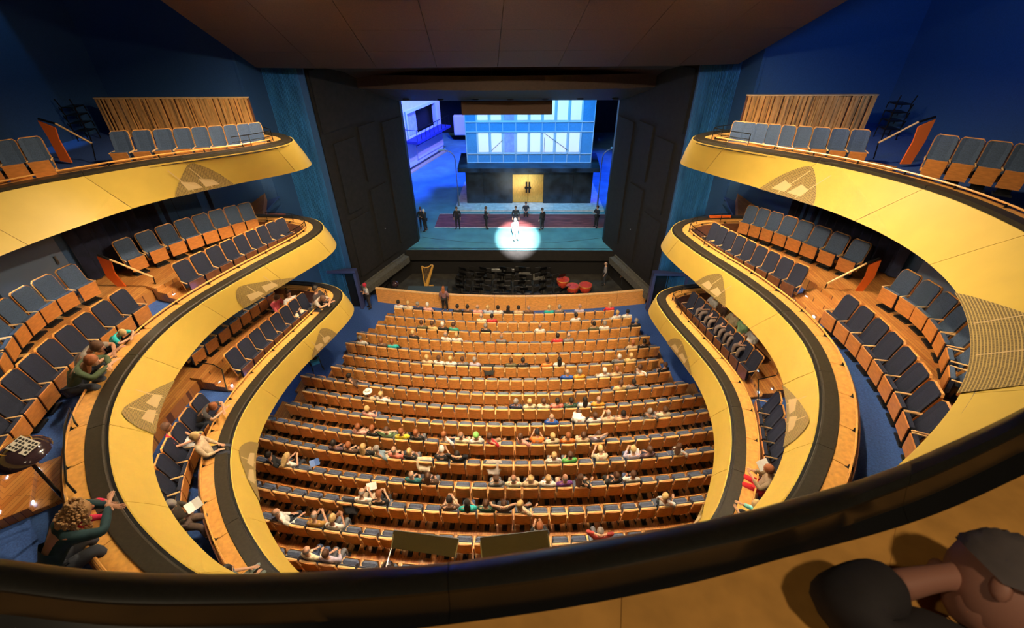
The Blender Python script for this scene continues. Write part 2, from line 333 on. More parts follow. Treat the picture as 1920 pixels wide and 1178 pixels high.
# ---------------------------------------------------------------- templates
def skin_mesh(name, pts, edges, root, sub=1, mats=('skin',)):
    me = bpy.data.meshes.new(name); keys = list(pts)
    me.from_pydata([pts[k][0] for k in keys], [(keys.index(a), keys.index(b)) for a, b in edges], [])
    o = bpy.data.objects.new(name, me); COL.objects.link(o)
    md = o.modifiers.new('skin', 'SKIN'); md.use_smooth_shade = True; md.branch_smoothing = .4
    for i, k in enumerate(keys):
        r = pts[k][1]; sv = me.skin_vertices[0].data[i]; sv.radius = (r, r) if isinstance(r, float) else r; sv.use_root = (k == root)
    s = o.modifiers.new('sub', 'SUBSURF'); s.levels = s.render_levels = sub
    dg = bpy.context.evaluated_depsgraph_get(); dg.update()
    out = bpy.data.meshes.new_from_object(o.evaluated_get(dg)); out.name = name
    bpy.data.objects.remove(o); out.materials.clear()
    for m in mats: out.materials.append(M[m])
    for p in out.polygons: p.use_smooth = True
    return out
POSES = {}
def P3(*a): return Vector(a)
def pose(name):
    """joint positions; +Y is forward, seat height .45"""
    j = dict(pelvis=P3(0, .12, .52), waist=P3(0, .06, .68), chest=P3(0, .02, .90), neck=P3(0, .01, 1.06), head=P3(0, .03, 1.20))
    for s, t in ((-1, 'L'), (1, 'R')):
        j['sh'+t] = P3(s*.18, .01, .97); j['el'+t] = P3(s*.25, .12, .72); j['wr'+t] = P3(s*.12, .32, .66)
        j['hip'+t] = P3(s*.09, .13, .5); j['kn'+t] = P3(s*.12, .52, .52); j['an'+t] = P3(s*.12, .50, .10); j['toe'+t] = P3(s*.13, .66, .05)
    if name == 'sit_up':
        for s, t in ((-1, 'L'), (1, 'R')): j['el'+t] = P3(s*.36, .05, 1.12); j['wr'+t] = P3(s*.12, -.06, 1.20)
    if name == 'sit_read':
        j['head'] = P3(0, .12, 1.18); j['neck'] = P3(0, .05, 1.05)
        for s, t in ((-1, 'L'), (1, 'R')): j['wr'+t] = P3(s*.10, .36, .86); j['el'+t] = P3(s*.24, .16, .74)
    if name == 'sit_lean':
        for k in ('chest', 'shL', 'shR'): j[k] += P3(0, .14, -.04)
        j['neck'] += P3(0, .2, -.07); j['head'] += P3(0, .26, -.1)
        for t in 'LR': j['el'+t] += P3(0, .2, -.08); j['wr'+t] += P3(0, .22, .1)
    if name == 'sit_twist':
        rot = Matrix.Rotation(-.7, 3, 'Z')
        for k in list(j):
            if k not in ('pelvis', 'hipL', 'hipR'): j[k] = rot@j[k]
        j['chest'] += P3(-.04, 0, 0); j['neck'] += P3(-.07, 0, 0); j['head'] += P3(-.08, 0, 0); j['wrR'] += P3(.1, .1, 0)
    if name.startswith('stand'):
        j['pelvis'] = P3(0, 0, .95); j['waist'] = P3(0, 0, 1.1); j['chest'] = P3(0, 0, 1.32); j['neck'] = P3(0, 0, 1.50); j['head'] = P3(0, .03, 1.64)
        for s, t in ((-1, 'L'), (1, 'R')):
            j['sh'+t] = P3(s*.18, 0, 1.41); j['el'+t] = P3(s*.25, -.02, 1.14); j['wr'+t] = P3(s*.24, .08, .90)
            j['hip'+t] = P3(s*.09, 0, .92); j['kn'+t] = P3(s*.11, .02, .5); j['an'+t] = P3(s*.13, -.02, .1); j['toe'+t] = P3(s*.15, .15, .05)
        if name == 'stand_cross':
            for s, t in ((-1, 'L'), (1, 'R')): j['el'+t] = P3(s*.25, .08, 1.16); j['wr'+t] = P3(-s*.06, .22, 1.2)
        if name == 'stand_lean':          # bent forward, forearms on a rail 0.95 high
            j['waist'] = P3(0, .08, 1.06); j['chest'] = P3(0, .26, 1.20); j['neck'] = P3(0, .40, 1.31); j['head'] = P3(0, .52, 1.37)
            for s, t in ((-1, 'L'), (1, 'R')): j['sh'+t] = P3(s*.18, .34, 1.24); j['el'+t] = P3(s*.28, .52, 1.0); j['wr'+t] = P3(s*.06, .72, 1.0)
    if name == 'sit_rail':                # seated, folded forward onto a rail
        j['waist'] = P3(0, .16, .70); j['chest'] = P3(0, .34, .88); j['neck'] = P3(0, .50, .98); j['head'] = P3(0, .62, 1.02)
        for s, t in ((-1, 'L'), (1, 'R')): j['sh'+t] = P3(s*.18, .42, .93); j['el'+t] = P3(s*.30, .66, .84); j['wr'+t] = P3(-s*.04, .84, .86)
    return j
def hand_pts(pts, ed, j, t, s):
    w_ = j['wr'+t]; d = (j['wr'+t]-j['el'+t]).normalized(); side = d.cross(P3(0, 0, 1)).normalized()*(1 if s > 0 else -1); up = side.cross(d)
    palm = w_+d*.07; pts['pa'+t] = (palm, (.035, .018)); ed.append(('wr'+t, 'pa'+t))
    for i, (o, l) in enumerate(((-.028, .06), (-.010, .075), (.010, .07), (.027, .055))):
        a = palm+d*.03+side*o; b = a+d*l*.6-up*.008; c = b+d*l*.4-P3(0, 0, .015)
        pts[f'f{i}a{t}'] = (a, .009); pts[f'f{i}b{t}'] = (b, .008); pts[f'f{i}c{t}'] = (c, .006)
        ed += [('pa'+t, f'f{i}a{t}'), (f'f{i}a{t}', f'f{i}b{t}'), (f'f{i}b{t}', f'f{i}c{t}')]
    a = w_+d*.035-side*.035; b = a+d*.03-side*.018; pts['tha'+t] = (a, .011); pts['thb'+t] = (b, .008); ed += [('wr'+t, 'tha'+t), ('tha'+t, 'thb'+t)]
def head_bits(mb, c, fwd, mi=0, rot=None):
    """skull, jaw, nose, ears joined on to the body mesh"""
    rot = rot or fwd.to_track_quat('Y', 'Z').to_matrix()
    mb.ball(c, .1, mi, 14, 10, (.80, .98, 1.18), rot); mb.ball(c+rot@P3(0, .02, -.055), .07, mi, 12, 8, (.85, 1, .95), rot)
    mb.ball(c+rot@P3(0, .104, -.012), .018, mi, 8, 6, (.7, 1, 1.4), rot)
    for s in (-1, 1): mb.ball(c+rot@P3(s*.082, -.005, -.01), .024, mi, 8, 6, (.4, .8, 1.2), rot)
def add_bits(me, mb):
    bm = bmesh.new(); bm.from_mesh(me); v0 = [bm.verts.new(v) for v in mb.v]
    for f in mb.f:
        try: ff = bm.faces.new([v0[i] for i in f]); ff.smooth = True
        except ValueError: pass
    bmesh.ops.recalc_face_normals(bm, faces=bm.faces); bm.to_mesh(me); bm.free(); return me
def person_meshes(name, fine=1, long_sleeve=False):
    key = (name, long_sleeve)
    if key in POSES: return POSES[key]
    j = pose(name); pts = {}; ed = []
    def p(k, r): pts[k] = (j[k], r)
    p('pelvis', .09); p('waist', .07); p('chest', .085); p('neck', .052); p('head', .075)
    ed += [('pelvis', 'waist'), ('waist', 'chest'), ('chest', 'neck'), ('neck', 'head')]
    for s, t in ((-1, 'L'), (1, 'R')):
        p('sh'+t, .048); p('el'+t, .04); p('wr'+t, .027); p('hip'+t, .085); p('kn'+t, .055); p('an'+t, .038); p('toe'+t, .03)
        ed += [('chest', 'sh'+t), ('sh'+t, 'el'+t), ('el'+t, 'wr'+t), ('pelvis', 'hip'+t), ('hip'+t, 'kn'+t), ('kn'+t, 'an'+t), ('an'+t, 'toe'+t)]
        hand_pts(pts, ed, j, t, s)
    body = skin_mesh('body', pts, ed, 'pelvis', fine)
    fwd = P3(0, 1, -.05)
    if name == 'sit_read' or name == 'sit_lean': fwd = P3(0, 1, -.7)
    if name == 'sit_twist': fwd = P3(.6, .9, -.1)
    if name in ('stand_lean', 'sit_rail'): fwd = P3(0, 1, -.35)
    fwd.normalize()
    mb = MB(); head_bits(mb, j['head'], fwd); add_bits(body, mb)
    # shirt
    pts = {}; ed = [('waist0', 'waist'), ('waist', 'chest'), ('chest', 'neck0')]
    pts['waist0'] = (j['pelvis'], (.145, .12)); pts['waist'] = (j['waist'], (.15, .12)); pts['chest'] = (j['chest'], (.175, .125))
    pts['neck0'] = (j['chest']+(j['neck']-j['chest'])*.55, .085)
    for t in 'LR':
        q = j['el'+t]+(j['wr'+t]-j['el'+t])*(.85 if long_sleeve else .05)
        pts['sh'+t] = (j['sh'+t], .075); ed += [('chest', 'sh'+t)]
        if long_sleeve: pts['el'+t] = (j['el'+t], .058); pts['q'+t] = (q, .043); ed += [('sh'+t, 'el'+t), ('el'+t, 'q'+t)]
        else: pts['q'+t] = (j['sh'+t]+(j['el'+t]-j['sh'+t])*.85, .062); ed += [('sh'+t, 'q'+t)]
    shirt = skin_mesh('shirt', pts, ed, 'waist', fine)
    pts = {'pelvis': (j['pelvis'], (.15, .12))}; ed = []
    for t in 'LR':
        pts['h'+t] = (j['hip'+t], .105); pts['k'+t] = (j['kn'+t], .075); pts['a'+t] = (j['kn'+t]+(j['an'+t]-j['kn'+t])*.9, .055)
        ed += [('pelvis', 'h'+t), ('h'+t, 'k'+t), ('k'+t, 'a'+t)]
    tr = skin_mesh('trousers', pts, ed, 'pelvis', fine)
    mb = MB()
    for t in 'LR':
        a = j['an'+t]; b = j['toe'+t]; mb.tube([a+P3(0, 0, .02), (a+b)/2-P3(0, 0, .01), b], [.05, .052, .035], 0, 8)
    sh = mb.mesh('shoes', ['black'])
    POSES[key] = dict(body=body, shirt=shirt, trousers=tr, shoes=sh, j=j, fwd=fwd)
    return POSES[key]
HAIRS = {}
def hair_mesh(kind, c, fwd, key, rot=None):
    if (kind, key) in HAIRS: return HAIRS[(kind, key)]
    rot = rot or fwd.to_track_quat('Y', 'Z').to_matrix(); mb = MB(); rr = random.Random(3)
    if kind == 'bald':
        mb.lathe([(.104*math.sin(a), -.104*math.cos(a)) for a in (PI*.42, PI*.5, PI*.6, PI*.66)], c+rot@P3(0, -.012, -.005), 0, 16, (.82, .98, 1.1), rot)
    elif kind in ('hat', 'green_cap'):
        if kind == 'hat': mb.lathe([(.19, .0), (.19, .012), (.1, .03), (.1, .1), (.07, .115), (.0, .105)], c+rot@P3(0, 0, .045), 0, 20, (.9, 1, 1), rot)
        else: mb.ball(c+rot@P3(0, -.005, .03), .118, 0, 16, 10, (.9, 1, 1.05), rot)
    else:
        n, m = 18, 10; rows = []
        for i in range(m+1):
            th = PI*(.5 if key == 'man' else .68)*i/m; row = []
            for k in range(n+1):
                ph = 2*PI*k/n; fr = max(0, math.sin(ph)); r = .112+(rr.uniform(-.004, .004) if 0 < i and 0 < k < n else 0)
                t2 = th*(1-.42*fr)
                row.append(c+rot@(P3(r*.84*math.sin(t2)*math.cos(ph), r*math.sin(t2)*math.sin(ph)-.008, r*1.16*math.cos(t2))))
            rows.append(row)
        mb.sheet(rows, 0, True)
        if kind == 'long':
            mb.profile([[c+rot@P3(x*wd, -.09-.02*abs(1-abs(x))-.01*i, -.02-.07*i) for x in (-1, -.5, 0, .5, 1)]+[c+rot@P3(x*wd*.9, -.05, -.02-.07*i) for x in (1, 0, -1)] for i, wd in enumerate((.085, .095, .095, .085, .05))], 0, True, True)
        if kind == 'curly':
            for i in range(700):
                a = rr.uniform(0, 2*PI); zz = rr.uniform(-.26, .15); rad = .13+(.03 if zz < 0 else 0)-(max(0, zz)*.5)
                p_ = P3(rad*math.cos(a)*.95, rad*math.sin(a)-.04, zz)
                if p_.y > .05 and zz < .06: continue
                mb.ball(c+rot@p_, rr.uniform(.010, .019), 0, 6, 4)
    HAIRS[(kind, key)] = mb.mesh('hair', ['black']); return HAIRS[(kind, key)]
SKINS = [M['skin'], M['skin_d'], M['skin']]
def person(loc, rz, label, pose_, shirt, hair, trousers=(.03, .035, .05), long_sleeve=None, group=None, sc=1, haircol=None, shoes=True, skin=None):
    r0 = random.Random(int(loc[0]*977+loc[1]*331))
    ls = r0.random() < .45 if long_sleeve is None else long_sleeve
    pm = person_meshes(pose_, 1, ls); t = thing('person', label, 'person', loc, rz, group)
    if sc != 1: t.scale = (sc, sc, sc)
    b = link('body', pm['body'], t)
    if skin or r0.random() < .3: b.material_slots[0].link = 'OBJECT'; b.material_slots[0].material = skin or M['skin_d']
    def clo(n, me, c):
        o = link(n, me, t); o.material_slots[0].link = 'OBJECT'; o.material_slots[0].material = cloth(c) if isinstance(c, tuple) else c; return o
    if 'skin' not in [s.name for s in pm['shirt'].materials]: pass
    clo('shirt', pm['shirt'], shirt); clo('trousers', pm['trousers'], trousers)
    if shoes: link('shoes', pm['shoes'], t)
    hk, hc = hair, (.05, .03, .02)
    if hair.startswith('long_'): hk, hc = 'long', HCOL[hair[5:]]
    elif hair.startswith('curly_'): hk, hc = 'curly', HCOL[hair[6:]]
    elif hair in HCOL: hk, hc = 'short', HCOL[hair]
    elif hair == 'bald': hc = HCOL['grey']
    elif hair == 'hat': hc = (.8, .76, .66)
    elif hair == 'green_cap': hc = (.25, .6, .15)
    o = link('hat' if hk == 'hat' else 'cap' if hk == 'green_cap' else 'hair', hair_mesh(hk, pm['j']['head'], pm['fwd'], pose_), t)
    o.material_slots[0].link = 'OBJECT'; o.material_slots[0].material = cloth(haircol or hc, .6)
    return t

# ---------------------------------------------------------------- stalls seats
def stalls_seat(down):
    ms = {}
    b = MB()   # local +Y = towards stage; back at y 0
    tilt = Matrix.Rotation(math.radians(12), 3, 'X')
    b.profile([[P3(x, -.02+.05*(z-.3)*-2+(-.02 if abs(x) < .1 else 0), z) for z in (.32, .92)]+[P3(x, .03+.05*(z-.3)*-2, z) for z in (.92, .32)] for x in (-.245, -.2, -.07, .07, .2, .245)], 0)
    ms['backrest'] = b.mesh('backrest', ['wood'])
    e = MB(); e.box((0, -.045, .93), (.50, .055, .022), 0, None, .008); e.box((0, .03, .88), (.46, .04, .10), 1, tilt, .015); ms['backrest_edge'] = e.mesh('backrest_edge', ['wood_pale', 'blue_roll'])
    c = MB()
    if down: c.box((0, .30, .46), (.47, .46, .10), 0, None, .03); c.box((0, .3, .40), (.44, .44, .03), 1)
    else:
        c.box((0, .16, .64), (.47, .17, .42), 0, Matrix.Rotation(math.radians(-10), 3, 'X'), .06)
        c.box((0, .27, .60), (.44, .02, .36), 1, Matrix.Rotation(math.radians(-10), 3, 'X'))
    ms['seat'] = c.mesh('seat', ['blue_roll', 'wood'])
    a = MB(); a.box((-.288, .14, .64), (.05, .40, .035), 0, None, .012); a.profile([[P3(-.305, .02, .12), P3(-.305, .12, .12), P3(-.305, .2, .62), P3(-.305, -.04, .62)], [P3(-.27, .02, .12), P3(-.27, .12, .12), P3(-.27, .2, .62), P3(-.27, -.04, .62)]], 0)
    ms['armrest'] = a.mesh('armrest', ['wood_pale'])
    l = MB(); l.box((0, .06, .2), (.07, .16, .4), 0, None, .01); l.box((0, .06, .02), (.16, .3, .04), 0, None, .01); l.box((-.288, .06, .06), (.03, .18, .12), 0)
    ms['pedestal'] = l.mesh('pedestal', ['black'])
    return ms
UPM, DNM = stalls_seat(False), stalls_seat(True)
# assign people to seats
taken = {}; sitters = []
hp = [(s, pj((s[2], s[3]+.04, s[4]+1.22))) for s in SEATS]
for (u, v, shirt, hair, ps) in PEOPLE:
    best = sorted(hp, key=lambda q: (q[1][0]-u)**2+((q[1][1]-v)*1.3)**2)
    for s, q in best[:4]:
        if (s[0], s[1]) not in taken:
            taken[(s[0], s[1])] = 1; sitters.append((s, shirt, hair, ps)); break
near = [s for s in SEATS if s[0] >= 6]
near = sorted(near, key=lambda s: -s[0])[:300]; nearset = {(s[0], s[1]) for s in near}
def emit_seats():
    far = MB()
    for s in SEATS:
        k, n, x, y, z, a = s; occ = (k, n) in taken; ms = DNM if occ else UPM
        if (k, n) in nearset:
            t = thing('stalls_chair', ('occupied' if occ else 'empty')+f' wooden-backed stalls chair, {ORD[k+1]} row from the pit, {ORD[n]} from left', 'chair', (x, y, z), a, 'stalls chairs')
            for pn, me in ms.items(): link(pn, me, t)
        else:
            rot = Matrix.Translation((x, y, z))@Matrix.Rotation(a, 4, 'Z')
            for pn, me in ms.items():
                mi = {'backrest': [0], 'backrest_edge': [1, 2], 'seat': [2, 0], 'armrest': [1], 'pedestal': [3]}[pn]; o = len(far.v)
                far.v += [tuple(rot@v.co) for v in me.vertices]
                for p in me.polygons: far.f.append(tuple(i+o for i in p.vertices)); far.m.append(mi[p.material_index]); far.smooth.append(False)
    o = far.build('stalls_chairs', ['wood', 'wood_pale', 'blue_roll', 'black'], None, 'stuff')
    tag(o, 'dense block of small wooden-backed blue seats in the rows nearest the orchestra pit', 'seats')
# ---------------------------------------------------------------- floor of the stalls
def struct(o): o['kind'] = 'structure'; return o
fl = struct(thing('floor', None, None))
def rake(y):
    for k in range(16):
        if y >= YR[k]: return ZR[k]
    return ZR[16]
b = MB(); ys = [24.2, 22, 21.6]+[YR[k]-.25 for k in range(17)]+[1.5]
b.sheet([[P3(x, y, (rake(y+.3) if y < 21.5 else 0)-.03) for x in (-17, -11.5, 0, 11.5, 17)] for y in ys], 0)
b.build('carpet', 'carpet', fl)
for k in range(17):
    m = MB(); n = 40; y1 = (YR[k-1] if k else YR[0]+.85)-.22; y0 = YR[k]-.22; secs = []
    a0, a1 = XL[k]-.3, XR[k]+.3
    for i in range(n+1):
        x = a0+(a1-a0)*i/n; dy = RAD-math.sqrt(RAD*RAD-x*x)
        secs.append([P3(x, y0+dy, ZR[k]), P3(x, y1+dy, ZR[k]), P3(x, y1+dy, ZR[k]-.25), P3(x, y0+dy, ZR[k]-.25)])
    m.profile(secs, 0); m.build('step', 'parquet', fl)
emit_seats()
for (s, shirt, hair, ps) in sitters:
    k, n, x, y, z, a = s
    hn = {'bald': 'balding', 'hat': 'white straw hat', 'green_cap': 'bright green cap', 'long_dark': 'long dark hair', 'long_brown': 'long brown hair', 'long_blond': 'long blond hair',
          'dark': 'dark hair', 'brown': 'brown hair', 'blond': 'blond hair', 'grey': 'grey hair', 'white': 'white hair', 'red': 'reddish hair'}[hair]
    tr = R_.choice([(.03, .035, .05), (.12, .13, .15), (.05, .08, .16), (.5, .42, .3), (.02, .02, .02)])
    person((x, y+.06, z), a+R_.uniform(-.15, .15), f'person in {CNAME.get(shirt, shirt)} top, {hn}, {ORD[k+1]} stalls row, {ORD[n]} seat from left', ps, COLS[shirt], hair, tr, group=None, shoes=k > 9, sc=1.08)

# ---------------------------------------------------------------- walls
def wall(name, pts, z0, z1, m, th=.12, label=None):
    b = MB(); q = [Vector((p[0], p[1])) for p in pts]; secs = []
    for i, p in enumerate(q):
        d = (q[min(i+1, len(q)-1)]-q[max(i-1, 0)]).normalized(); nn = Vector((d.y, -d.x))*th
        secs.append([P3(p.x, p.y, z0), P3(p.x, p.y, z1), P3(p.x+nn.x, p.y+nn.y, z1), P3(p.x+nn.x, p.y+nn.y, z0)])
    b.profile(secs, 0); return struct(b.build(name, m))
W3L = [(-10.9, 20.8), (-16.5, 20.3), (-17, 12), (-17, 0), (-17, -6)]
W3R = [(10.2, 20.8), (15.5, 20.3), (16, 12), (16, 0), (16, -6)]
W2L = [(-10.9, 20.8), (-11.2, 20.2), (-11.3, 16), (-12.6, 13.6), (-13.7, 11), (-14.1, 9), (-13.9, 6.0), (-12.2, 3.2), (-8, .5), (0, -1.2)]
W2R = [(10.2, 20.8), (10.5, 20.2), (11.1, 16), (12.4, 13.6), (13.3, 11.2), (13.3, 8.5), (11.9, 5.0), (8, 1.5), (0, -1.2)]
W1L = [(-10.9, 20.8), (-11.0, 19.8), (-11.0, 15), (-11.5, 12), (-11.6, 9), (-10.8, 6), (-8.5, 3.0), (0, .6)]
W1R = [(10.2, 20.8), (10.3, 19.8), (10.5, 15), (11.0, 12), (11.1, 9), (10.2, 6), (8, 3.2), (0, .6)]
wall('wall_left', W3L, 10.5, 20, 'wall'); wall('wall_right', W3R[::-1], 10.5, 20, 'wall')
wall('wall_left_middle', W2L, 7.3, 10.9, 'wall'); wall('wall_right_middle', W2R[::-1], 7.3, 10.9, 'wall')
wall('wall_left_lower', W1L, 4.4, 7.6, 'wall'); wall('wall_right_lower', W1R[::-1], 4.4, 7.6, 'wall')
wall('wall_left_stalls', W1L, -.3, 4.6, 'wall'); wall('wall_right_stalls', W1R[::-1], -.3, 4.6, 'wall')
wall('wall_left_return', [(-9.3, 23.25), (-10.9, 22.75), (-10.9, 20.7)], -.3, 20, 'wall')
wall('wall_right_return', [(10.2, 20.7), (10.2, 22.75), (8.65, 23.15)], -.3, 20, 'wall')
wall('wall_back', [(17, -6), (-17, -6)], 0, 20, 'wall')
# ribbed pilasters
for s, p0, p1 in ((-1, (-9.25, 23.1), (-10.9, 22.6)), (1, (8.6, 23.0), (10.2, 22.6))):
    t = struct(thing('trim_%d' % (1 if s < 0 else 2), None, None)); p0, p1 = Vector(p0), Vector(p1); d = p1-p0; L = d.length; d.normalize()
    b = MB(); n = 30; rr = random.Random(5)
    for i in range(n):
        c = p0+d*(L*(i+.5)/n); wd = L/n*rr.uniform(.4, .75); b.box((c.x, c.y-.08, 6.9), (wd*.8, .10+rr.uniform(0, .10), 14.2), 0)
    b.build('ribs', 'rib', t, 'stuff')
    b = MB(); c = (p0+p1)/2; b.box((c.x, c.y+.08, 6.9), (abs(p1.x-p0.x)+.1, .1, 14.2), 0, None); b.build('backing', 'wall', t)
    # doorway at the foot
    f = MB(); cx = p0.x*.62+p1.x*.38
    f.box((cx, p0.y-.35, 2.55), (2.0, .35, .16), 0); f.box((cx-.92, p0.y-.35, 1.25), (.16, .35, 2.5), 0); f.box((cx+.92, p0.y-.35, 1.25), (.16, .35, 2.5), 0)
    f.build('door_frame', mat('door_frame_blue', (.05, .06, .16), .5), t); g = MB(); g.box((cx, p0.y-.25, 1.2), (1.7, .06, 2.4), 0); g.build('door_opening', 'black', t)
# black proscenium reveals
for s, a, c in ((-1, (-9.25, 23.2), (-6.65, 29.35)), (1, (8.6, 23.1), (6.45, 29.35))):
    t = struct(thing('wall_portal_'+('left' if s < 0 else 'right'), None, None)); a, c = Vector(a), Vector(c); d = (c-a).normalized(); nn = Vector((-d.y, d.x))*s
    if nn.x*s < 0: nn = -nn
    b = MB(); b.poly([a, c, c+nn*.3, a+nn*.3], -2.2, 14, 0); b.build('wall_panel', 'portal', t)
    for (u0, u1, z0, z1) in ((.08, .34, 1.6, 5.2), (.40, .62, 1.6, 6.3), (.70, .97, 2.0, 9.6), (.1, .35, 5.6, 9.4), (.40, .62, 6.8, 9.8), (.02, .96, 10, 12.8)):
        p = a+d*(c-a).length*u0; q = a+d*(c-a).length*u1; m = MB(); m.poly([p, q, q-nn*.09, p-nn*.09], z0, z1, 0); m.build('panel', 'portal', t)
    m = MB(); p, q = a-nn*.0, a+d*(c-a).length*.72
    m.poly([a, q, q-nn*.45, a-nn*.45], .55, 1.0, 0); m.poly([a, q, q-nn*.08, a-nn*.08], 1.0, 1.12, 0); m.build('ledge', mat('ledge_grey', (.09, .085, .07), .7, noise=.3), t)
    m = MB(); p = a+d*(c-a).length*.5-nn*.12; m.tube([P3(p.x, p.y, 3.6), P3(p.x+.5*s, p.y-.1, 3.9)], .03, 0); m.build('bracket', 'grey', t)
    m = MB(); m.box((c.x-s*.0+s*.45, c.y+.2, 5.5), (.9, .5, 11), 0); m.build('portal_edge', 'black', t)
# ceilings
def hit(u, v, y0, z0, k):
    d = ray(u, v); t = (z0+k*y0-CAM.z-k*CAM.y)/(d.z+k*d.y); return CAM+d*t
t = struct(thing('ceiling', None, None)); K = .37
e0 = [hit(480+(1385-480)*i/8, 127-7*i/8+(2.5 if 0 < i < 8 else 0), 21.5, 13.13, K) for i in range(9)]
e1 = [hit(300+(1590-300)*i/8, 0, 21.5, 13.13, K) for i in range(9)]
for i in range(8):
    cuts = (0, .33, .66, 1.0, 1.9)
    for j in range(4):
        q = [e0[i].lerp(e1[i], cuts[j]), e0[i+1].lerp(e1[i+1], cuts[j]), e0[i+1].lerp(e1[i+1], cuts[j+1]), e0[i].lerp(e1[i], cuts[j+1])]
        c = sum(q, P3(0, 0, 0))/4; q = [c+(p-c)*.993 for p in q]; m = MB(); up = P3(0, 0, .08)
        m.add(q+[p+up for p in q], [(0, 1, 2, 3), (7, 6, 5, 4), (0, 4, 5, 1), (1, 5, 6, 2), (2, 6, 7, 3), (3, 7, 4, 0)], 0); m.build('panel', 'ceil', t)
m = MB(); up = P3(0, 0, .1); q = [e0[0]+up, e0[8]+up, e0[8].lerp(e1[8], 1.9)+up, e0[0].lerp(e1[0], 1.9)+up]; m.add(q+[p+up for p in q], [(0, 1, 2, 3), (7, 6, 5, 4), (0, 4, 5, 1), (1, 5, 6, 2), (2, 6, 7, 3), (3, 7, 4, 0)], 0); m.build('backing', mat('joint_brown', (.2, .11, .07), .7), t)
# soffit between ceiling and proscenium, with its shallow arc and small openings
t = struct(thing('ceiling_front', None, None))
hd = [by(750+(1161-750)*i/12, 188-2*i/12, 29.2) for i in range(13)]
f0 = [e0[0].lerp(e0[8], i/12)+P3(0, .05, .35) for i in range(13)]
wide = [P3(-8.9+17.4*i/12, 29.2, hd[0].z+.0) for i in range(13)]
m = MB(); m.sheet([[f0[i] for i in range(13)], [f0[i].lerp(wide[i], .5)+P3(0, 0, .5) for i in range(13)], [wide[i] for i in range(13)]], 0); m.sheet([[f0[i]-P3(0, 0, .35) for i in range(13)], f0], 0); m.build('soffit', 'ceil2', t)
m = MB(); rows = []
for i in range(25):
    x = -8.2+16.6*i/24; r = 1-(x/8.6)**2; y = 26.4-1.9*r; z = 11.75+.35*r*.4; rows.append([P3(x, y, z+.5), P3(x, y, z-.15), P3(x, 29.1, hd[0].z-.02), P3(x, 29.1, hd[0].z+.2)])
m.profile(rows, 0); m.build('curved_soffit', 'ceil2', t)
for i in range(7):
    x = -6+12*i/6; m = MB(); m.lathe([(.0, -.02), (.2, -.02), (.2, .05), (0, .05)], (x, 28.4, hd[0].z+.18), 0, 12); m.build('downlight', 'black', t)
m = MB(); m.box((0, 29.4, hd[0].z+2), (22, .3, 4), 0); m.build('header', 'black', t)
m = MB(); m.box((0, 5, 20.1), (36, 40, .2), 0); struct(m.build('ceiling_upper', 'ceil2'))
m = MB(); m.tube([P3(-.8, 25, 14), P3(-.8, 25, 11.6)], .01, 0); tag(m.build('hanging_cable', 'metal'), 'thin cable hanging from the brown ceiling in front of the stage', 'cable')

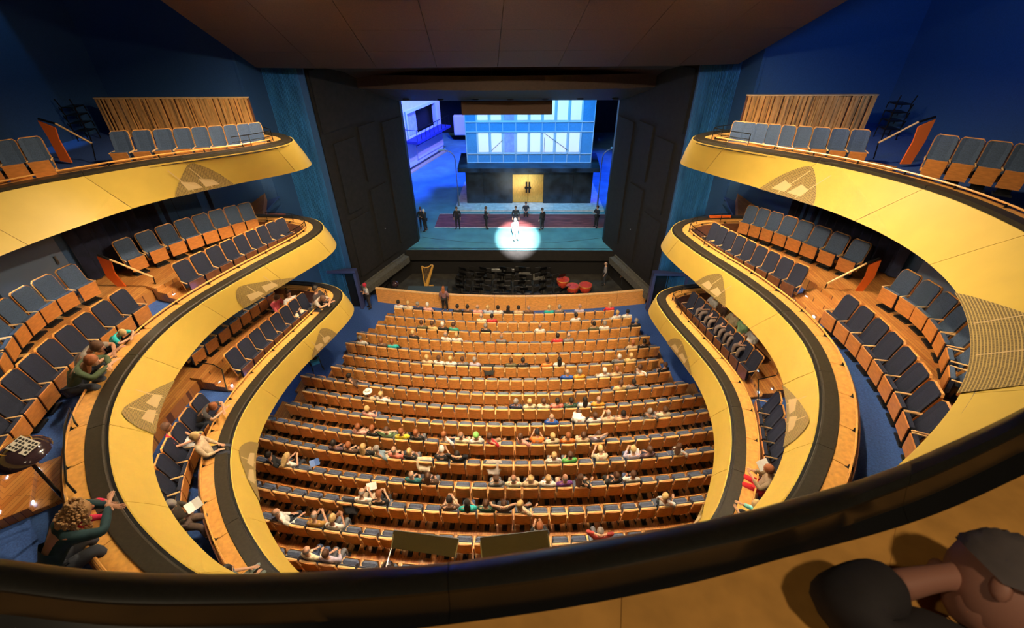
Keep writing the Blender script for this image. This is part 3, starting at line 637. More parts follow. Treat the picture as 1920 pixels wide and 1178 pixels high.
# ---------------------------------------------------------------- balconies
def arc(pts, n):
    q = [Vector(p) for p in pts]
    for _ in range(3):                                   # Chaikin keeps the ends
        r = [q[0]]
        for a, b_ in zip(q, q[1:]): r += [a.lerp(b_, .25), a.lerp(b_, .75)]
        q = r+[q[-1]]
    L = [0]
    for a, b_ in zip(q, q[1:]): L.append(L[-1]+(b_-a).length)
    out = []; j = 0
    for i in range(n):
        t = L[-1]*i/(n-1)
        while j < len(q)-2 and L[j+1] < t: j += 1
        u = (t-L[j])/max(1e-9, L[j+1]-L[j]); out.append(q[j].lerp(q[j+1], min(1, max(0, u))))
    return out
LV = {
3: dict(zA=10.6, zB=11.7, rB=[(-10.4, 16.7), (-8.6, 16.7), (-7.5, 16.35), (-6.9, 15.8), (-6.75, 15.2)], rA=[(-10.4, 17.6), (-8.6, 17.55), (-7.4, 17.2), (-6.9, 16.7), (-6.85, 16.2)],
 lB=[(-6.75, 15.2), (-7.4, 14.35), (-8.8, 13.55), (-10.05, 12.85), (-10.9, 12.1), (-11.5, 11.6), (-12.0, 11.1), (-12.5, 10.5), (-12.8, 9.0), (-12.4, 6.5), (-10.8, 4.3), (-8.5, 2.8), (-6, 1.8), (-3.5, 1.2), (0, .9)],
 lA=[(-6.85, 16.2), (-7.2, 15.6), (-8.0, 15.0), (-9.0, 14.2), (-10.2, 13.1), (-10.8, 12.2), (-11.2, 11.2), (-11.6, 10.2), (-11.9, 9.0), (-12.1, 7.5), (-11.6, 5.5), (-10, 3.8), (-8, 2.6), (-6, 1.9), (-3.5, 1.5), (0, 1.3)],
 RB=[(6.25, 15.3), (6.9, 14.65), (8.15, 13.75), (9.25, 12.9), (10.1, 11.85), (10.75, 10.5), (10.85, 8.8), (10.6, 7.3), (9.7, 5.6), (8.3, 4.2), (6.6, 3.1), (4.5, 2.2), (2, 1.3), (0, .9)],
 RA=[(6.4, 16.4), (6.9, 15.7), (8.2, 14.1), (9.2, 12.7), (9.75, 11.6), (10.05, 10.2), (10.0, 9.2), (9.75, 8.1), (9.1, 6.9), (8.25, 5.8), (7.5, 5.1), (6.6, 4.4), (5.4, 3.6), (3.6, 2.6), (1.8, 1.8), (0, 1.3)],
 qB=[(9.8, 16.7), (8.0, 16.8), (6.9, 16.4), (6.3, 15.9), (6.25, 15.3)], qA=[(9.8, 17.6), (8.0, 17.6), (6.9, 17.3), (6.4, 16.9), (6.4, 16.4)], W=(W3L, W3R)),
2: dict(zA=7.3, zB=8.35, rB=[(-10.4, 17.25), (-9.1, 17.25), (-8.0, 17.1), (-7.1, 16.6), (-6.75, 15.8)], rA=[(-10.4, 17.95), (-9.1, 18), (-7.9, 17.8), (-7.05, 17.2), (-6.75, 16.5)],
 lB=[(-6.75, 15.8), (-6.78, 15.4), (-7.0, 14.65), (-7.45, 13.65), (-7.9, 12.65), (-8.45, 11.2), (-8.68, 10.2), (-8.75, 9.4), (-8.68, 8.5), (-8.5, 7.65), (-8.2, 6.85), (-7.82, 6.2), (-7.35, 5.6), (-6.82, 5.0), (-6.25, 4.5), (-5.6, 4.05), (-4.9, 3.65), (-4.1, 3.25), (-2, 2.75), (0, 2.6)],
 lA=[(-6.75, 16.5), (-6.7, 16.1), (-6.85, 15.4), (-7.25, 14.5), (-7.7, 13.5), (-8.1, 12.6), (-8.5, 11.7), (-8.7, 10.8), (-8.7, 9.8), (-8.5, 8.6), (-8.25, 7.7), (-7.9, 7.0), (-7.5, 6.3), (-6.9, 5.6), (-6.25, 5.0), (-5.65, 4.55), (-5.0, 4.15), (-4.4, 3.8), (-2, 3.25), (0, 3.1)],
 RB=[(6.25, 15.6), (6.65, 14.1), (7.35, 12.55), (7.8, 11.15), (7.95, 10.1), (7.95, 9.15), (7.75, 8.3), (7.45, 7.5), (7.05, 6.75), (6.55, 6.0), (6.0, 5.35), (5.45, 4.75), (4, 3.65), (2, 2.9), (0, 2.6)],
 RA=[(6.25, 16.4), (6.4, 15.4), (6.85, 13.9), (7.35, 12.5), (7.7, 11.2), (7.8, 10.1), (7.7, 9.1), (7.42, 8.1), (7.0, 7.2), (6.5, 6.4), (6.0, 5.8), (5.4, 5.2), (4, 4.2), (2, 3.4), (0, 3.1)],
 qB=[(9.8, 17.2), (8.6, 17.2), (7.3, 17.0), (6.5, 16.4), (6.25, 15.6)], qA=[(9.8, 17.9), (8.6, 17.9), (7.3, 17.7), (6.45, 17.1), (6.25, 16.4)], W=(W2L, W2R)),
1: dict(zA=4.4, zB=5.45, rB=[(-10.4, 16.9), (-8.4, 16.8), (-7.3, 16.5), (-6.7, 16.0), (-6.55, 15.4)], rA=[(-10.4, 17.4), (-8.4, 17.3), (-7.2, 17.0), (-6.6, 16.5), (-6.5, 15.9)],
 lB=[(-6.55, 15.4), (-6.62, 14.9), (-6.8, 14.1), (-7.08, 12.9), (-7.3, 12.0), (-7.52, 10.7), (-7.58, 9.7), (-7.5, 8.75), (-7.22, 7.9), (-6.8, 7.1), (-6.25, 6.35), (-5.6, 5.65), (-4.85, 5.0), (-4.3, 4.6), (-2.5, 3.9), (0, 3.6)],
 lA=[(-6.5, 15.9), (-6.5, 15.5), (-6.62, 14.9), (-6.9, 13.9), (-7.22, 12.8), (-7.48, 11.5), (-7.52, 10.1), (-7.4, 9.1), (-7.1, 8.2), (-6.65, 7.4), (-6.0, 6.5), (-5.3, 5.8), (-4.5, 5.1), (-2.5, 4.3), (0, 4.0)],
 RB=[(6.15, 15.4), (6.3, 14.2), (6.7, 12.7), (7.0, 11.5), (7.1, 10.55), (7.0, 9.65), (6.75, 8.75), (6.4, 7.85), (5.97, 7.05), (5.55, 6.4), (5.1, 5.9), (3.5, 4.75), (1.8, 3.9), (0, 3.6)],
 RA=[(6.15, 16.0), (6.27, 15.1), (6.55, 13.8), (6.88, 12.4), (6.98, 11.2), (6.9, 10.1), (6.7, 9.2), (6.4, 8.4), (6.0, 7.6), (5.62, 6.95), (5.2, 6.4), (3.5, 5.2), (1.8, 4.4), (0, 4.0)],
 qB=[(9.8, 16.9), (8.1, 16.8), (7.0, 16.5), (6.3, 16.0), (6.15, 15.4)], qA=[(9.8, 17.5), (8.1, 17.4), (6.9, 17.1), (6.3, 16.6), (6.15, 16.0)], W=(W1L, W1R))}
NS = (24, 90, 90, 24)
def nrm(path):
    out = []
    for i in range(len(path)):
        d = (path[min(i+2, len(path)-1)]-path[max(i-2, 0)]).normalized(); out.append(Vector((d.y, -d.x)))
    return out
RIM = {}
for lv, D in LV.items():
    def full(r, l, Rr, q):
        a = arc(r, NS[0]); b_ = arc(l, NS[1]); c = arc(Rr, NS[2])[::-1]; d = arc(q, NS[3])[::-1]
        return a+b_[1:]+c[1:]+d[1:]
    B = full(D['rB'], D['lB'], D['RB'], D['qB']); A = full(D['rA'], D['lA'], D['RA'], D['qA'])
    for _ in range(4):
        B = [B[0]]+[(B[i-1]+B[i]*2+B[i+1])/4 for i in range(1, len(B)-1)]+[B[-1]]; A = [A[0]]+[(A[i-1]+A[i]*2+A[i+1])/4 for i in range(1, len(A)-1)]+[A[-1]]
    N = nrm(B); zA, zB = D['zA'], D['zB']; L = [0]
    for a, b_ in zip(B, B[1:]): L.append(L[-1]+(b_-a).length)
    RIM[lv] = (A, B, N, L, zA, zB)
    nm = {1: 'lowest', 2: 'middle', 3: 'upper'}[lv]
    root = thing('balcony', f'{nm} horseshoe balcony with yellow fascia, black rim cap and oak shelf', 'balcony', (0, 0, 0)); D['root'] = root
    n = len(B)
    def sec(i, prof): return [P3(B[i].x+N[i].x*s_, B[i].y+N[i].y*s_, zB+z_) for s_, z_ in prof]
    def pieces(step, name, prof, m, gap, mat2=None, closed=True):
        i = 0; k = 0
        while i < n-1:
            j = i+1
            while j < n-1 and L[j]-L[i] < step: j += 1
            ss = [sec(q, prof) for q in range(i, j+1)]
            g = gap/max(.01, (L[i+1]-L[i])); ss[0] = [a.lerp(b_, min(.4, g)) for a, b_ in zip(ss[0], ss[1])]
            mb = MB(); mb.profile(ss, 0); mb.build(name, m, root); i = j; k += 1
    # yellow fascia panels
    i = 0
    while i < n-1:
        j = i+1
        while j < n-1 and L[j]-L[i] < 2.3: j += 1
        ss = []
        for q in range(i, j+1):
            a, c = P3(A[q].x, A[q].y, zA), P3(B[q].x, B[q].y, zB); nn = P3(N[q].x, N[q].y, 0)
            ss.append([a, a.lerp(c, .5)-nn*.02, c, c+nn*.025, a+nn*.025])
        g = .012/max(.01, L[i+1]-L[i]); ss[0] = [a.lerp(b_, g) for a, b_ in zip(ss[0], ss[1])]
        mb = MB(); mb.profile(ss, 0, True, True); mb.build('fascia_panel', 'fascia', root); i = j
    pieces(2.3, 'cap_panel', [(.08, -.04), (.08, .05), (.11, .07), (.37, .08), (.39, .05), (.39, -.06)], 'cap', .01)
    pieces(.98, 'shelf_panel', [(.39, .045), (.72, .015), (.74, -.01), (.72, -.04), (.39, -.04)], 'wood_shelf', .012)
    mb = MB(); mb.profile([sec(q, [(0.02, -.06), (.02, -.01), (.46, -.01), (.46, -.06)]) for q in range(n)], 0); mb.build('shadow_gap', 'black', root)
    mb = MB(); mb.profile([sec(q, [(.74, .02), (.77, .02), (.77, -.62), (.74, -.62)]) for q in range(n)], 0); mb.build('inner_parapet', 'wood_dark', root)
    mb = MB(); mb.tube([P3(B[q].x+N[q].x*.68, B[q].y+N[q].y*.68, zB+.10) for q in range(0, n)], .024, 0, 6); mb.build('handrail', 'wood_shelf', root)
    mb = MB(); q0 = 0
    for q in range(n):
        if L[q]-q0 > .98:
            q0 = L[q]; c = P3(B[q].x+N[q].x*.66, B[q].y+N[q].y*.66, zB+.04); mb.box(c, (.03, .03, .12), 0)
            d = Vector((-N[q].y, N[q].x)); mb.add([sec(q, [(.58, .034)])[0]-P3(d.x, d.y, 0)*.02, sec(q, [(.74, .024)])[0]-P3(d.x, d.y, 0)*.07, sec(q, [(.74, .024)])[0]+P3(d.x, d.y, 0)*.07], [(0, 1, 2)], 0)
    mb.build('rail_brackets', 'metal', root, 'stuff')
    # soffit and floor
    wl = [Vector(p) for p in D['W'][0]]; wr = [Vector(p) for p in D['W'][1]]
    outer = wl+wr[::-1][(1 if lv < 3 else 0):]
    ap = [B[q] if q < 14 or q > n-15 else A[q] for q in range(n)]; ap = A
    z_ = zA
    mb = MB(); NA = nrm(A); mb.poly([(p.x+NA[q].x*.12, p.y+NA[q].y*.12) for q, p in list(enumerate(ap))[::2]]+[tuple(p) for p in outer[::-1]], zA+.03, zA+.12, 0); mb.build('soffit', 'wall', root)
    mb = MB(); inn = [B[q]+N[q]*.76 for q in range(0, n, 3)]
    mb.poly([tuple(p) for p in inn]+[tuple(p) for p in outer[::-1]], zB-.62, zB-.56, 0); mb.build('floor_carpet', 'carpet', root)
    if lv < 3:
        for (i0, i1, wp, sd) in ((26, 110, wl[1:-1], -1), (len(B)-111, len(B)-27, wr[1:-1], 1)):
            off = 2.45; inn = [B[q]+N[q]*off for q in range(i0, i1+1, 3)]
            if sd < 0: poly = [tuple(p) for p in inn]+[tuple(p) for p in wp[::-1]]
            else: poly = [tuple(p) for p in inn]+[tuple(p) for p in wp]
            mb = MB(); mb.poly(poly, zB-.6, zB-.2, 0); mb.build('rear_tier', 'parquet', root)
# perforated half-moon grilles in the fascia
def near_idx(lv, p, which=0):
    q = RIM[lv][which]; return min(range(len(q)), key=lambda i: (q[i]-Vector((p.x, p.y))).length)
GR = [(3, (330, 371), (443, 345), 1, 1.0), (3, (1427, 354), (1530, 386), 0, 1.0), (2, (458, 581), (555, 519), 0, .9), (2, (318, 718), (295, 812), 1, .95), (2, (1307, 530), (1358, 573), 0, .95),
      (2, (1471, 721), (1472, 835), 1, .9), (1, (584, 674), (632, 625), 1, .9), (1, (478, 832), (484, 942), 0, .85), (1, (1250, 640), (1300, 706), 0, .9), (1, (1322, 945), (1262, 1040), 1, .6), (3, (1795, 545), (1800, 745), 1, 1.0)]
for (lv, p0, p1, flip, hh) in GR:
    A, B, N, L, zA, zB = RIM[lv]; i0, i1 = near_idx(lv, bz(*p0, zA)), near_idx(lv, bz(*p1, zA))
    if i0 > i1: i0, i1 = i1, i0; flip = 1-flip
    sd = 1
    n = 28; rows = []; uvs = []; root = LV[lv]['root']
    Ls, Le = L[i0], L[i1]
    def pt(l, h, o):
        q = max(0, min(len(L)-2, next(i for i in range(len(L)) if L[i+1] >= l or i == len(L)-2))); u = (l-L[q])/(L[q+1]-L[q])
        a = A[q].lerp(A[q+1], u); c = B[q].lerp(B[q+1], u); nn = N[q].lerp(N[q+1], u); x = a.lerp(c, h)
        return P3(x.x-nn.x*o, x.y-nn.y*o, zA+(zB-zA)*h)
    for i in range(n+1):
        u = i/n; t_ = u if flip else 1-u; hgt = hh*min(1, (t_*1.0)**.9*1.25)*math.sqrt(max(0, 1-max(0, (t_-.62)/.38)**2))
        l = Ls+(Le-Ls)*u; rows.append([pt(l, hgt*k/5, .035) for k in range(6)]); uvs.append([(l, hgt*k/5) for k in range(6)])
    mb = MB(); mb.sheet(rows, 0, False, uvs); mb.build('grille', 'perf', root)
    mb = MB()
    for c0 in (() if p0[0] > 1700 else (.42, .70) if flip else (.30, .58)):
        l0 = Ls+(Le-Ls)*(c0-.10); l1 = Ls+(Le-Ls)*(c0+.14)
        qd = [pt(l0, .12, .045), pt(l1, .12, .045), pt(l1-(l1-l0)*.15, .42, .045), pt(l0+(l1-l0)*.1, .32, .045)]; mb.add(qd, [(0, 1, 2, 3)], 0)
    for c0 in ((.35, .66) if flip else (.34, .65)): l = Ls+(Le-Ls)*c0; mb.add([pt(l, .05, .045), pt(l+.03, .05, .045), pt(l+.03, hh*.8, .045), pt(l, hh*.8, .045)], [(0, 1, 2, 3)], 0)
    mb.build('grille_backing', 'tan', root)

# ---------------------------------------------------------------- balcony seats
def balcony_seat(down, dark):
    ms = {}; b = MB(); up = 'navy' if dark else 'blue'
    secs = []
    for z, y in ((.36, .12), (.46, .09), (.62, .04), (.82, .0), (1.02, -.05), (1.10, -.075), (1.14, -.09)):
        wd = .252 if z < 1.05 else (.24 if z < 1.12 else .19); secs.append([P3(-wd, y, z), P3(-wd*.6, y-.02, z), P3(wd*.6, y-.02, z), P3(wd, y, z), P3(wd, y-.06, z), P3(-wd, y-.06, z)])
    b.profile(secs, 0); ms['backrest'] = b.mesh('backrest', [up])
    s = MB(); se = []
    for z, y in ((.26, .14), (.36, .12), (.46, .09), (.62, .04), (.82, .0), (1.02, -.05), (1.10, -.075), (1.155, -.092)):
        wd = .275 if z < 1.05 else (.262 if z < 1.12 else .205); se.append([P3(-wd, y-.03, z), P3(-wd, y-.085, z), P3(wd, y-.085, z), P3(wd, y-.03, z), P3(wd-.02, y-.045, z), P3(-wd+.02, y-.045, z)])
    s.profile(se, 0); ms['shell'] = s.mesh('shell', ['wood'])
    c = MB()
    if down: c.box((0, .30, .45), (.46, .44, .09), 0, None, .03); c.box((0, .3, .40), (.46, .46, .02), 1)
    else:
        r = Matrix.Rotation(math.radians(-6), 3, 'X'); c.box((0, .28, .42), (.47, .10, .44), 0, r, .02); c.box((0, .345, .41), (.48, .025, .43), 1, r)
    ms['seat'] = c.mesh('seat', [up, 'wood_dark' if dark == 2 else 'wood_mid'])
    for sx in (-1, 1): a = MB(); a.box((sx*.28, .16, .60), (.035, .34, .035), 0, None, .01); ms['armrest' if sx < 0 else 'armrest_'] = a.mesh('armrest', ['wood_pale'])
    l = MB(); l.box((0, .14, .2), (.30, .07, .4), 0, None, .01); l.box((0, .14, .02), (.4, .3, .04), 0); ms['pedestal'] = l.mesh('pedestal', ['black'])
    return ms
BS = {}
def group(lv, px, ztop, n=None, ext=(0, 0), shift=0, dark=0, where='', zf=None, occ=(), face=None):
    """chairs from the pixels of their backrest tops: smooth plan curve through the points, even spacing"""
    A, B, N, L, zA, zB = RIM[lv]
    p = [bz(u, v, ztop).xy for u, v in px]; m = len(p)
    # least squares quadratic
    import numpy as np
    t = np.arange(m); deg = 2 if m > 3 else 1; cx = np.polyfit(t, [q.x for q in p], deg); cy = np.polyfit(t, [q.y for q in p], deg)
    ts = np.linspace(0, m-1, n) if n else t; dt = (ts[1]-ts[0]) if len(ts) > 1 else 1
    ts = list(ts); ts = [ts[0]-dt*(i+1) for i in range(ext[0])][::-1]+ts+[ts[-1]+dt*(i+1) for i in range(ext[1])]
    out = []
    pos = [Vector((np.polyval(cx, a), np.polyval(cy, a))) for a in ts]
    for i, q in enumerate(pos):
        k = min(range(len(B)), key=lambda j: (B[j]-q).length); nn = -N[k]
        q = q-nn*shift; d = (pos[min(i+1, len(pos)-1)]-pos[max(i-1, 0)]).normalized(); f = Vector((-d.y, d.x))
        if f.dot(Vector((0, 9))-q) < 0: f = -f
        rz = math.atan2(f.y, f.x)-PI/2; sp = (pos[min(i+1, len(pos)-1)]-pos[max(i-1, 0)]).length/(2 if 0 < i < len(pos)-1 else 1)
        sc = max(.72, min(1.0, sp/.56))
        z = (ztop-1.15) if zf is None else zf; oc = i in occ
        key = (oc, dark)
        if key not in BS: BS[key] = balcony_seat(*key)
        rt = thing('balcony_chair', f'{"navy" if dark else "blue"} chair, {where}, {ORD[i+1]} from stage', 'chair', (q.x, q.y, z), rz, 'balcony chairs')
        rt.scale = (sc, sc if sc > .85 else .85, 1)
        for pn, me in BS[key].items(): link(pn.strip('_'), me, rt)
        out.append((Vector((q.x, q.y, z)), rz))
    return out
def zz(pts, x0, y0, s): return [(x0+a/s, y0+c/s) for a, c in pts]
g3r = group(3, zz([(425, 330), (480, 338), (540, 340), (600, 345), (670, 350), (745, 355), (830, 360), (925, 365), (1020, 372)], 1220, 100, 2.561), 12.3, where='upper balcony right, by wood panel')
g3l = group(3, [(475, 231), (455, 234), (429.5, 236), (400.7, 237.4), (370, 239.4), (336, 241.4), (299, 243.5), (260, 246), (217, 247.5)], 12.3, where='upper balcony left, by wood panel')
group(3, [(1780, 256), (1827, 260), (1880, 268)], 12.65, ext=(0, 1), where='upper balcony right, behind orange panel')
group(3, [(51, 259), (2, 265)], 12.65, ext=(0, 1), where='upper balcony left, behind orange panel')
L2R = zz([(275, 40), (305, 55), (340, 70), (365, 90), (410, 110), (445, 125), (490, 145), (540, 170), (595, 195)], 1200, 400, 1.964)
L2L = zz([(1550, 625), (1505, 640), (1440, 665), (1385, 690), (1325, 710), (1255, 745), (1180, 788), (1095, 820), (1000, 855)], 0, 200, 2.945)
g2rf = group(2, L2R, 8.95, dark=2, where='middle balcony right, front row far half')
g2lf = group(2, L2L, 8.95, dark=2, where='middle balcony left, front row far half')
g2rb = group(2, zz([(490, 735), (545, 755), (605, 770), (670, 790), (745, 815), (825, 835), (915, 870), (1010, 910)], 1220, 100, 2.561), 9.3, where='middle balcony right, back row far half')
g2lb = group(2, [(458, 383), (431, 388), (404, 397), (377, 404), (343, 412), (306, 425), (268, 437), (231, 451)], 9.3, where='middle balcony left, back row far half')
g2rn = group(2, [(1595, 559), (1622, 582), (1647, 603), (1674, 630), (1700.6, 656), (1725, 691), (1744.6, 725), (1764, 761)], 8.95, ext=(0, 1), dark=1, where='middle balcony right, front row near half')
group(2, [(1706, 513), (1744.6, 532), (1775, 555), (1805.7, 580), (1825, 607)], 9.3, ext=(0, 2), where='middle balcony right, back row near half')
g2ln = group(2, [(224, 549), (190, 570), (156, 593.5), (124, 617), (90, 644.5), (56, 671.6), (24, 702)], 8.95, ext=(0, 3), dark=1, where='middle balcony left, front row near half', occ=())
group(2, [(125.6, 502), (83, 522), (41, 542.6), (7, 566)], 9.3, ext=(0, 3), where='middle balcony left, back row near half')
L1R_ = [(1301, 550.6), (1313, 561), (1325, 574), (1338.5, 586), (1352, 599), (1369, 615), (1384, 628.7), (1401, 643), (1418, 664)]
L1L_ = [(565, 553), (551.3, 565.6), (533.5, 578), (517.5, 590.5), (499.6, 604.8), (478, 622.6), (456.9, 640.4), (437, 658)]
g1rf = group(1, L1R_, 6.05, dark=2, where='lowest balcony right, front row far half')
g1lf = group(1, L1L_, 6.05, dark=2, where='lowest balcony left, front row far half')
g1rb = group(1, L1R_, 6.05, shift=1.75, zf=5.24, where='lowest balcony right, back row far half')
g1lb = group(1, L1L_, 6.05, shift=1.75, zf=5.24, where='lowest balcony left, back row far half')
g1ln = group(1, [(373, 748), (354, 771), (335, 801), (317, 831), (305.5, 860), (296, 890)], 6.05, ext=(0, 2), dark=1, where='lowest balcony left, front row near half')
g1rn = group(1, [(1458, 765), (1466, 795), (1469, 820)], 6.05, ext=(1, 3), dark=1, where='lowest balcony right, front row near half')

# ---------------------------------------------------------------- orchestra pit and barrier
t = thing('pit_barrier', 'curved oak barrier with pale top edge between the stalls and the pit', 'barrier', (0, 0, 0))
bz0, bz1 = bz(703, 540, 1.0), bz(1214, 542, 1.0); bm_ = bz(958, 556, 1.0)
def bpt(u):       # circular-ish curve
    x = bz0.x+(bz1.x-bz0.x)*u; return Vector((x, bm_.y+(bz0.y-bm_.y)*((2*u-1)**2)))
for i in range(9):
    m = MB(); secs = []; secs2 = []
    for j in range(6):
        u = (i+.004+(j/5)*.992)/9; p = bpt(u); secs.append([P3(p.x, p.y, -.1), P3(p.x, p.y, .94), P3(p.x, p.y+.12, .94), P3(p.x, p.y+.12, -.1)]); secs2.append([P3(p.x, p.y-.02, .94), P3(p.x, p.y-.02, .985), P3(p.x, p.y+.16, .985), P3(p.x, p.y+.16, .94)])
    m.profile(secs, 0); m.build('panel', 'wood', t); m = MB(); m.profile(secs2, 0); m.build('top_rail', 'wood_pale', t)
pit = struct(thing('floor_pit', None, None)); m = MB(); m.box((0, 26, -.85), (18, 7, .1), 0); m.build('pit_floor', 'pit', pit)
m = MB(); m.box((0, 28.25, .1), (20, .1, 2.2), 0); m.box((-9.4, 25.6, -1), (.2, 5, 2.2), 0); m.box((9.2, 25.6, -1), (.2, 5, 2.2), 0); m.build('pit_walls', 'pit_dark', pit)
def pchair():
    m = MB(); m.box((0, 0, .45), (.42, .42, .05), 0, None, .02); m.box((0, -.2, .75), (.42, .04, .35), 0, None, .02)
    l = MB()
    for sx in (-1, 1):
        for sy in (-1, 1): l.tube([P3(sx*.18, sy*.18, .45), P3(sx*.2, sy*.22, 0)], .014, 0, 5)
        l.tube([P3(sx*.18, -.18, .45), P3(sx*.18, -.22, .9)], .014, 0, 5)
    return m.mesh('seat_and_back', ['pit_dark']), l.mesh('frame', ['metal'])
def mstand():
    a = MB(); a.box((0, 0, 1.15), (.5, .03, .34), 0, Matrix.Rotation(-.5, 3, 'X')); a.box((0, -.1, 1.02), (.5, .06, .02), 0)
    l = MB(); l.tube([P3(0, 0, .1), P3(0, 0, 1.1)], .014, 0, 6)
    for q in range(3): l.tube([P3(0, 0, .15), P3(.28*math.cos(q*2.1), .28*math.sin(q*2.1), 0)], .011, 0, 5)
    return a.mesh('desk', ['metal']), l.mesh('stand', ['metal'])
pc, ms_ = pchair(), mstand(); rr = random.Random(11)
for row in range(5):
    for i in range(12):
        x = -3.6+i*.68+rr.uniform(-.1, .1); y = 24.0+row*.82+rr.uniform(-.12, .12)+abs(x)*.03; rz = PI+math.atan2(x-.3, 6)*.8+rr.uniform(-.2, .2)
        if x > 3.2 and 1 < row: continue
        t = thing('orchestra_chair', 'black orchestra chair standing in the dark middle of the pit', 'chair', (x, y, -.8), rz, 'orchestra chairs in the pit'); link('seat_and_back', pc[0], t); link('frame', pc[1], t)
        if i % 2 == 0:
            t = thing('music_stand', 'black music stand among the orchestra chairs in the pit', 'stand', (x+.3, y-.42, -.8), rz+.1, 'music stands in the pit'); link('desk', ms_[0], t); link('frame', ms_[1], t)
pz = .1
for (u, v, r, lab) in ((1056, 524, .42, 'red kettledrum at the left of the pit percussion'), (1074, 536, .40, 'red kettledrum in the middle of the percussion'), (1098, 534, .42, 'red kettledrum nearest the standing grey man')):
    p = bz(u, v, pz); p = P3(p.x, min(p.y, 27.2), -.8); t = thing('kettledrum', lab, 'drum', p); m = MB(); m.lathe([(0, .3), (r*.6, .36), (r*.95, .6), (r, .88), (r*.97, .9), (0, .9)], (0, 0, 0), 0, 20); m.build('bowl', 'copper', t)
    m = MB(); m.lathe([(r*1.03, .86), (r*1.05, .9), (r*1.0, .92)], (0, 0, 0), 0, 20); m.build('hoop', 'gold', t); m = MB()
    for q in range(3): m.tube([P3(r*.9*math.cos(q*2.1), r*.9*math.sin(q*2.1), .8), P3(r*.9*math.cos(q*2.1), r*.9*math.sin(q*2.1), 0)], .02, 0, 5)
    m.build('legs', 'metal', t, 'stuff')
p = bz(808, 540, -.8); t = thing('harp', 'golden concert harp beside the blue covered platform in the pit', 'harp', (p.x, min(p.y, 26.3), -.8), .3)
m = MB(); m.tube([P3(-.38, 0, .2), P3(-.42, 0, 1.75)], .04, 0, 8); m.build('pillar', 'harp', t); m = MB(); m.tube([P3(-.42, 0, 1.75), P3(-.25, 0, 1.62), P3(0, 0, 1.62), P3(.2, 0, 1.75), P3(.32, 0, 1.7)], [.05, .04, .04, .04, .05], 0, 8); m.build('neck', 'harp', t)
m = MB(); m.tube([P3(-.3, 0, .15), P3(.32, 0, 1.7)], [.15, .06], 0, 8); m.build('soundbox', 'harp', t); m = MB(); m.box((-.1, 0, .08), (.6, .3, .16), 0, None, .03); m.build('base', 'harp', t)
m = MB()
for q in range(10): x = -.3+q*.06; m.tube([P3(x, 0, .25+(x+.3)*2.4), P3(x, 0, 1.62)], .004, 0, 4)
m.build('strings', 'wood_pale', t, 'stuff')
p0, p1 = bz(757, 528, -1.2), bz(812, 540, -1.2); m = MB(); m.box((-5.4, 24.6, -.4), (2.6, 1.3, .8), 0, None, .03); tag(m.build('platform', mat('blue_cover', (.035, .06, .085), .8)), 'low platform under a blue grey cloth at the left of the pit', 'platform')
m = MB(); m.ball((-7.1, 23.9, .95), .22, 0, 14, 10); m.tube([P3(-7.1, 23.9, -.0), P3(-7.1, 23.9, .8)], .03, 0, 6); tag(m.build('camera_dome', 'glass'), 'black dome on a post at the left end of the pit barrier', 'dome')
m = MB(); m.tube([P3(-8.6, 24.0, -.4), P3(-7.8, 26.8, .2)], .03, 0, 6)
for q in range(4): a = P3(-8.6, 24.0, -.4).lerp(P3(-7.8, 26.8, .2), q/3); m.tube([a, a-P3(0, 0, 1.4)], .025, 0, 6)
tag(m.build('pit_handrail', 'metal'), 'dark metal handrail at the left side of the orchestra pit', 'rail')
m = MB(); m.box((-.6, 27.6, -.15), (1.6, .08, .22), 0, None, .02); tag(m.build('light_bar', 'grey'), 'pale strip lamp across the back of the pit below the stage edge', 'lamp')
for (x, y, lab) in ((.9, 27.0, 'grey board leaning at the back of the pit, right of the strip lamp'), (1.9, 26.8, 'smaller grey board farthest right at the back of the pit')):
    m = MB(); m.box((x, y, -.2), (.8, .05, .45), 0, Matrix.Rotation(-.35, 3, 'X')); tag(m.build('board', 'panelgrey'), lab, 'board')

# ---------------------------------------------------------------- stage
SZ = 1.2
st = struct(thing('floor_stage', None, None)); m = MB(); m.box((0, 44, SZ-.15), (30, 32.2, .3), 0); m.build('stage_boards', 'stage', st)
m = MB(); m.box((0, 27.92, SZ-.35), (16.2, .12, .75), 0); m.build('stage_edge', 'portal', st)
ra, rb = bz(960, 402, SZ), bz(960, 427, SZ); m = MB(); m.box((.9, (ra.y+rb.y)/2, SZ+.008), (13.6, ra.y-rb.y, .016), 0); m.build('road', 'road', st)
m = MB(); m.box((.9, rb.y-.04, SZ+.02), (13.6, .06, .03), 0); m.box((.9, ra.y+.03, SZ+.02), (13.6, .06, .03), 0); m.build('road_kerb', 'pave', st)
m = MB(); pts = [P3(math.sin(a)*22, 29.0+22-math.cos(a)*22, SZ+.006) for a in [(-.3+.6*i/30) for i in range(31)]]; m.tube(pts, .012, 0, 4); m.build('arc_groove', 'pit_dark', st)
m = MB(); m.box((0, 60, 8), (44, .2, 16), 0); m.box((-15, 44, 8), (.2, 32, 16), 0); m.box((15, 44, 8), (.2, 32, 16), 0); m.box((0, 44, 16.6), (44, 34, .2), 0)
o = m.build('wall_stage', 'portal'); struct(o)
t = thing('pavement', 'raised pale pavement slab around the dark stage building', 'pavement', (0, 0, 0)); q = [bz(852, 394, SZ+.15), bz(1133, 394, SZ+.15), bz(1111, 341, SZ+.15), bz(871, 341, SZ+.15)]
xs = q[0].x; n = 6
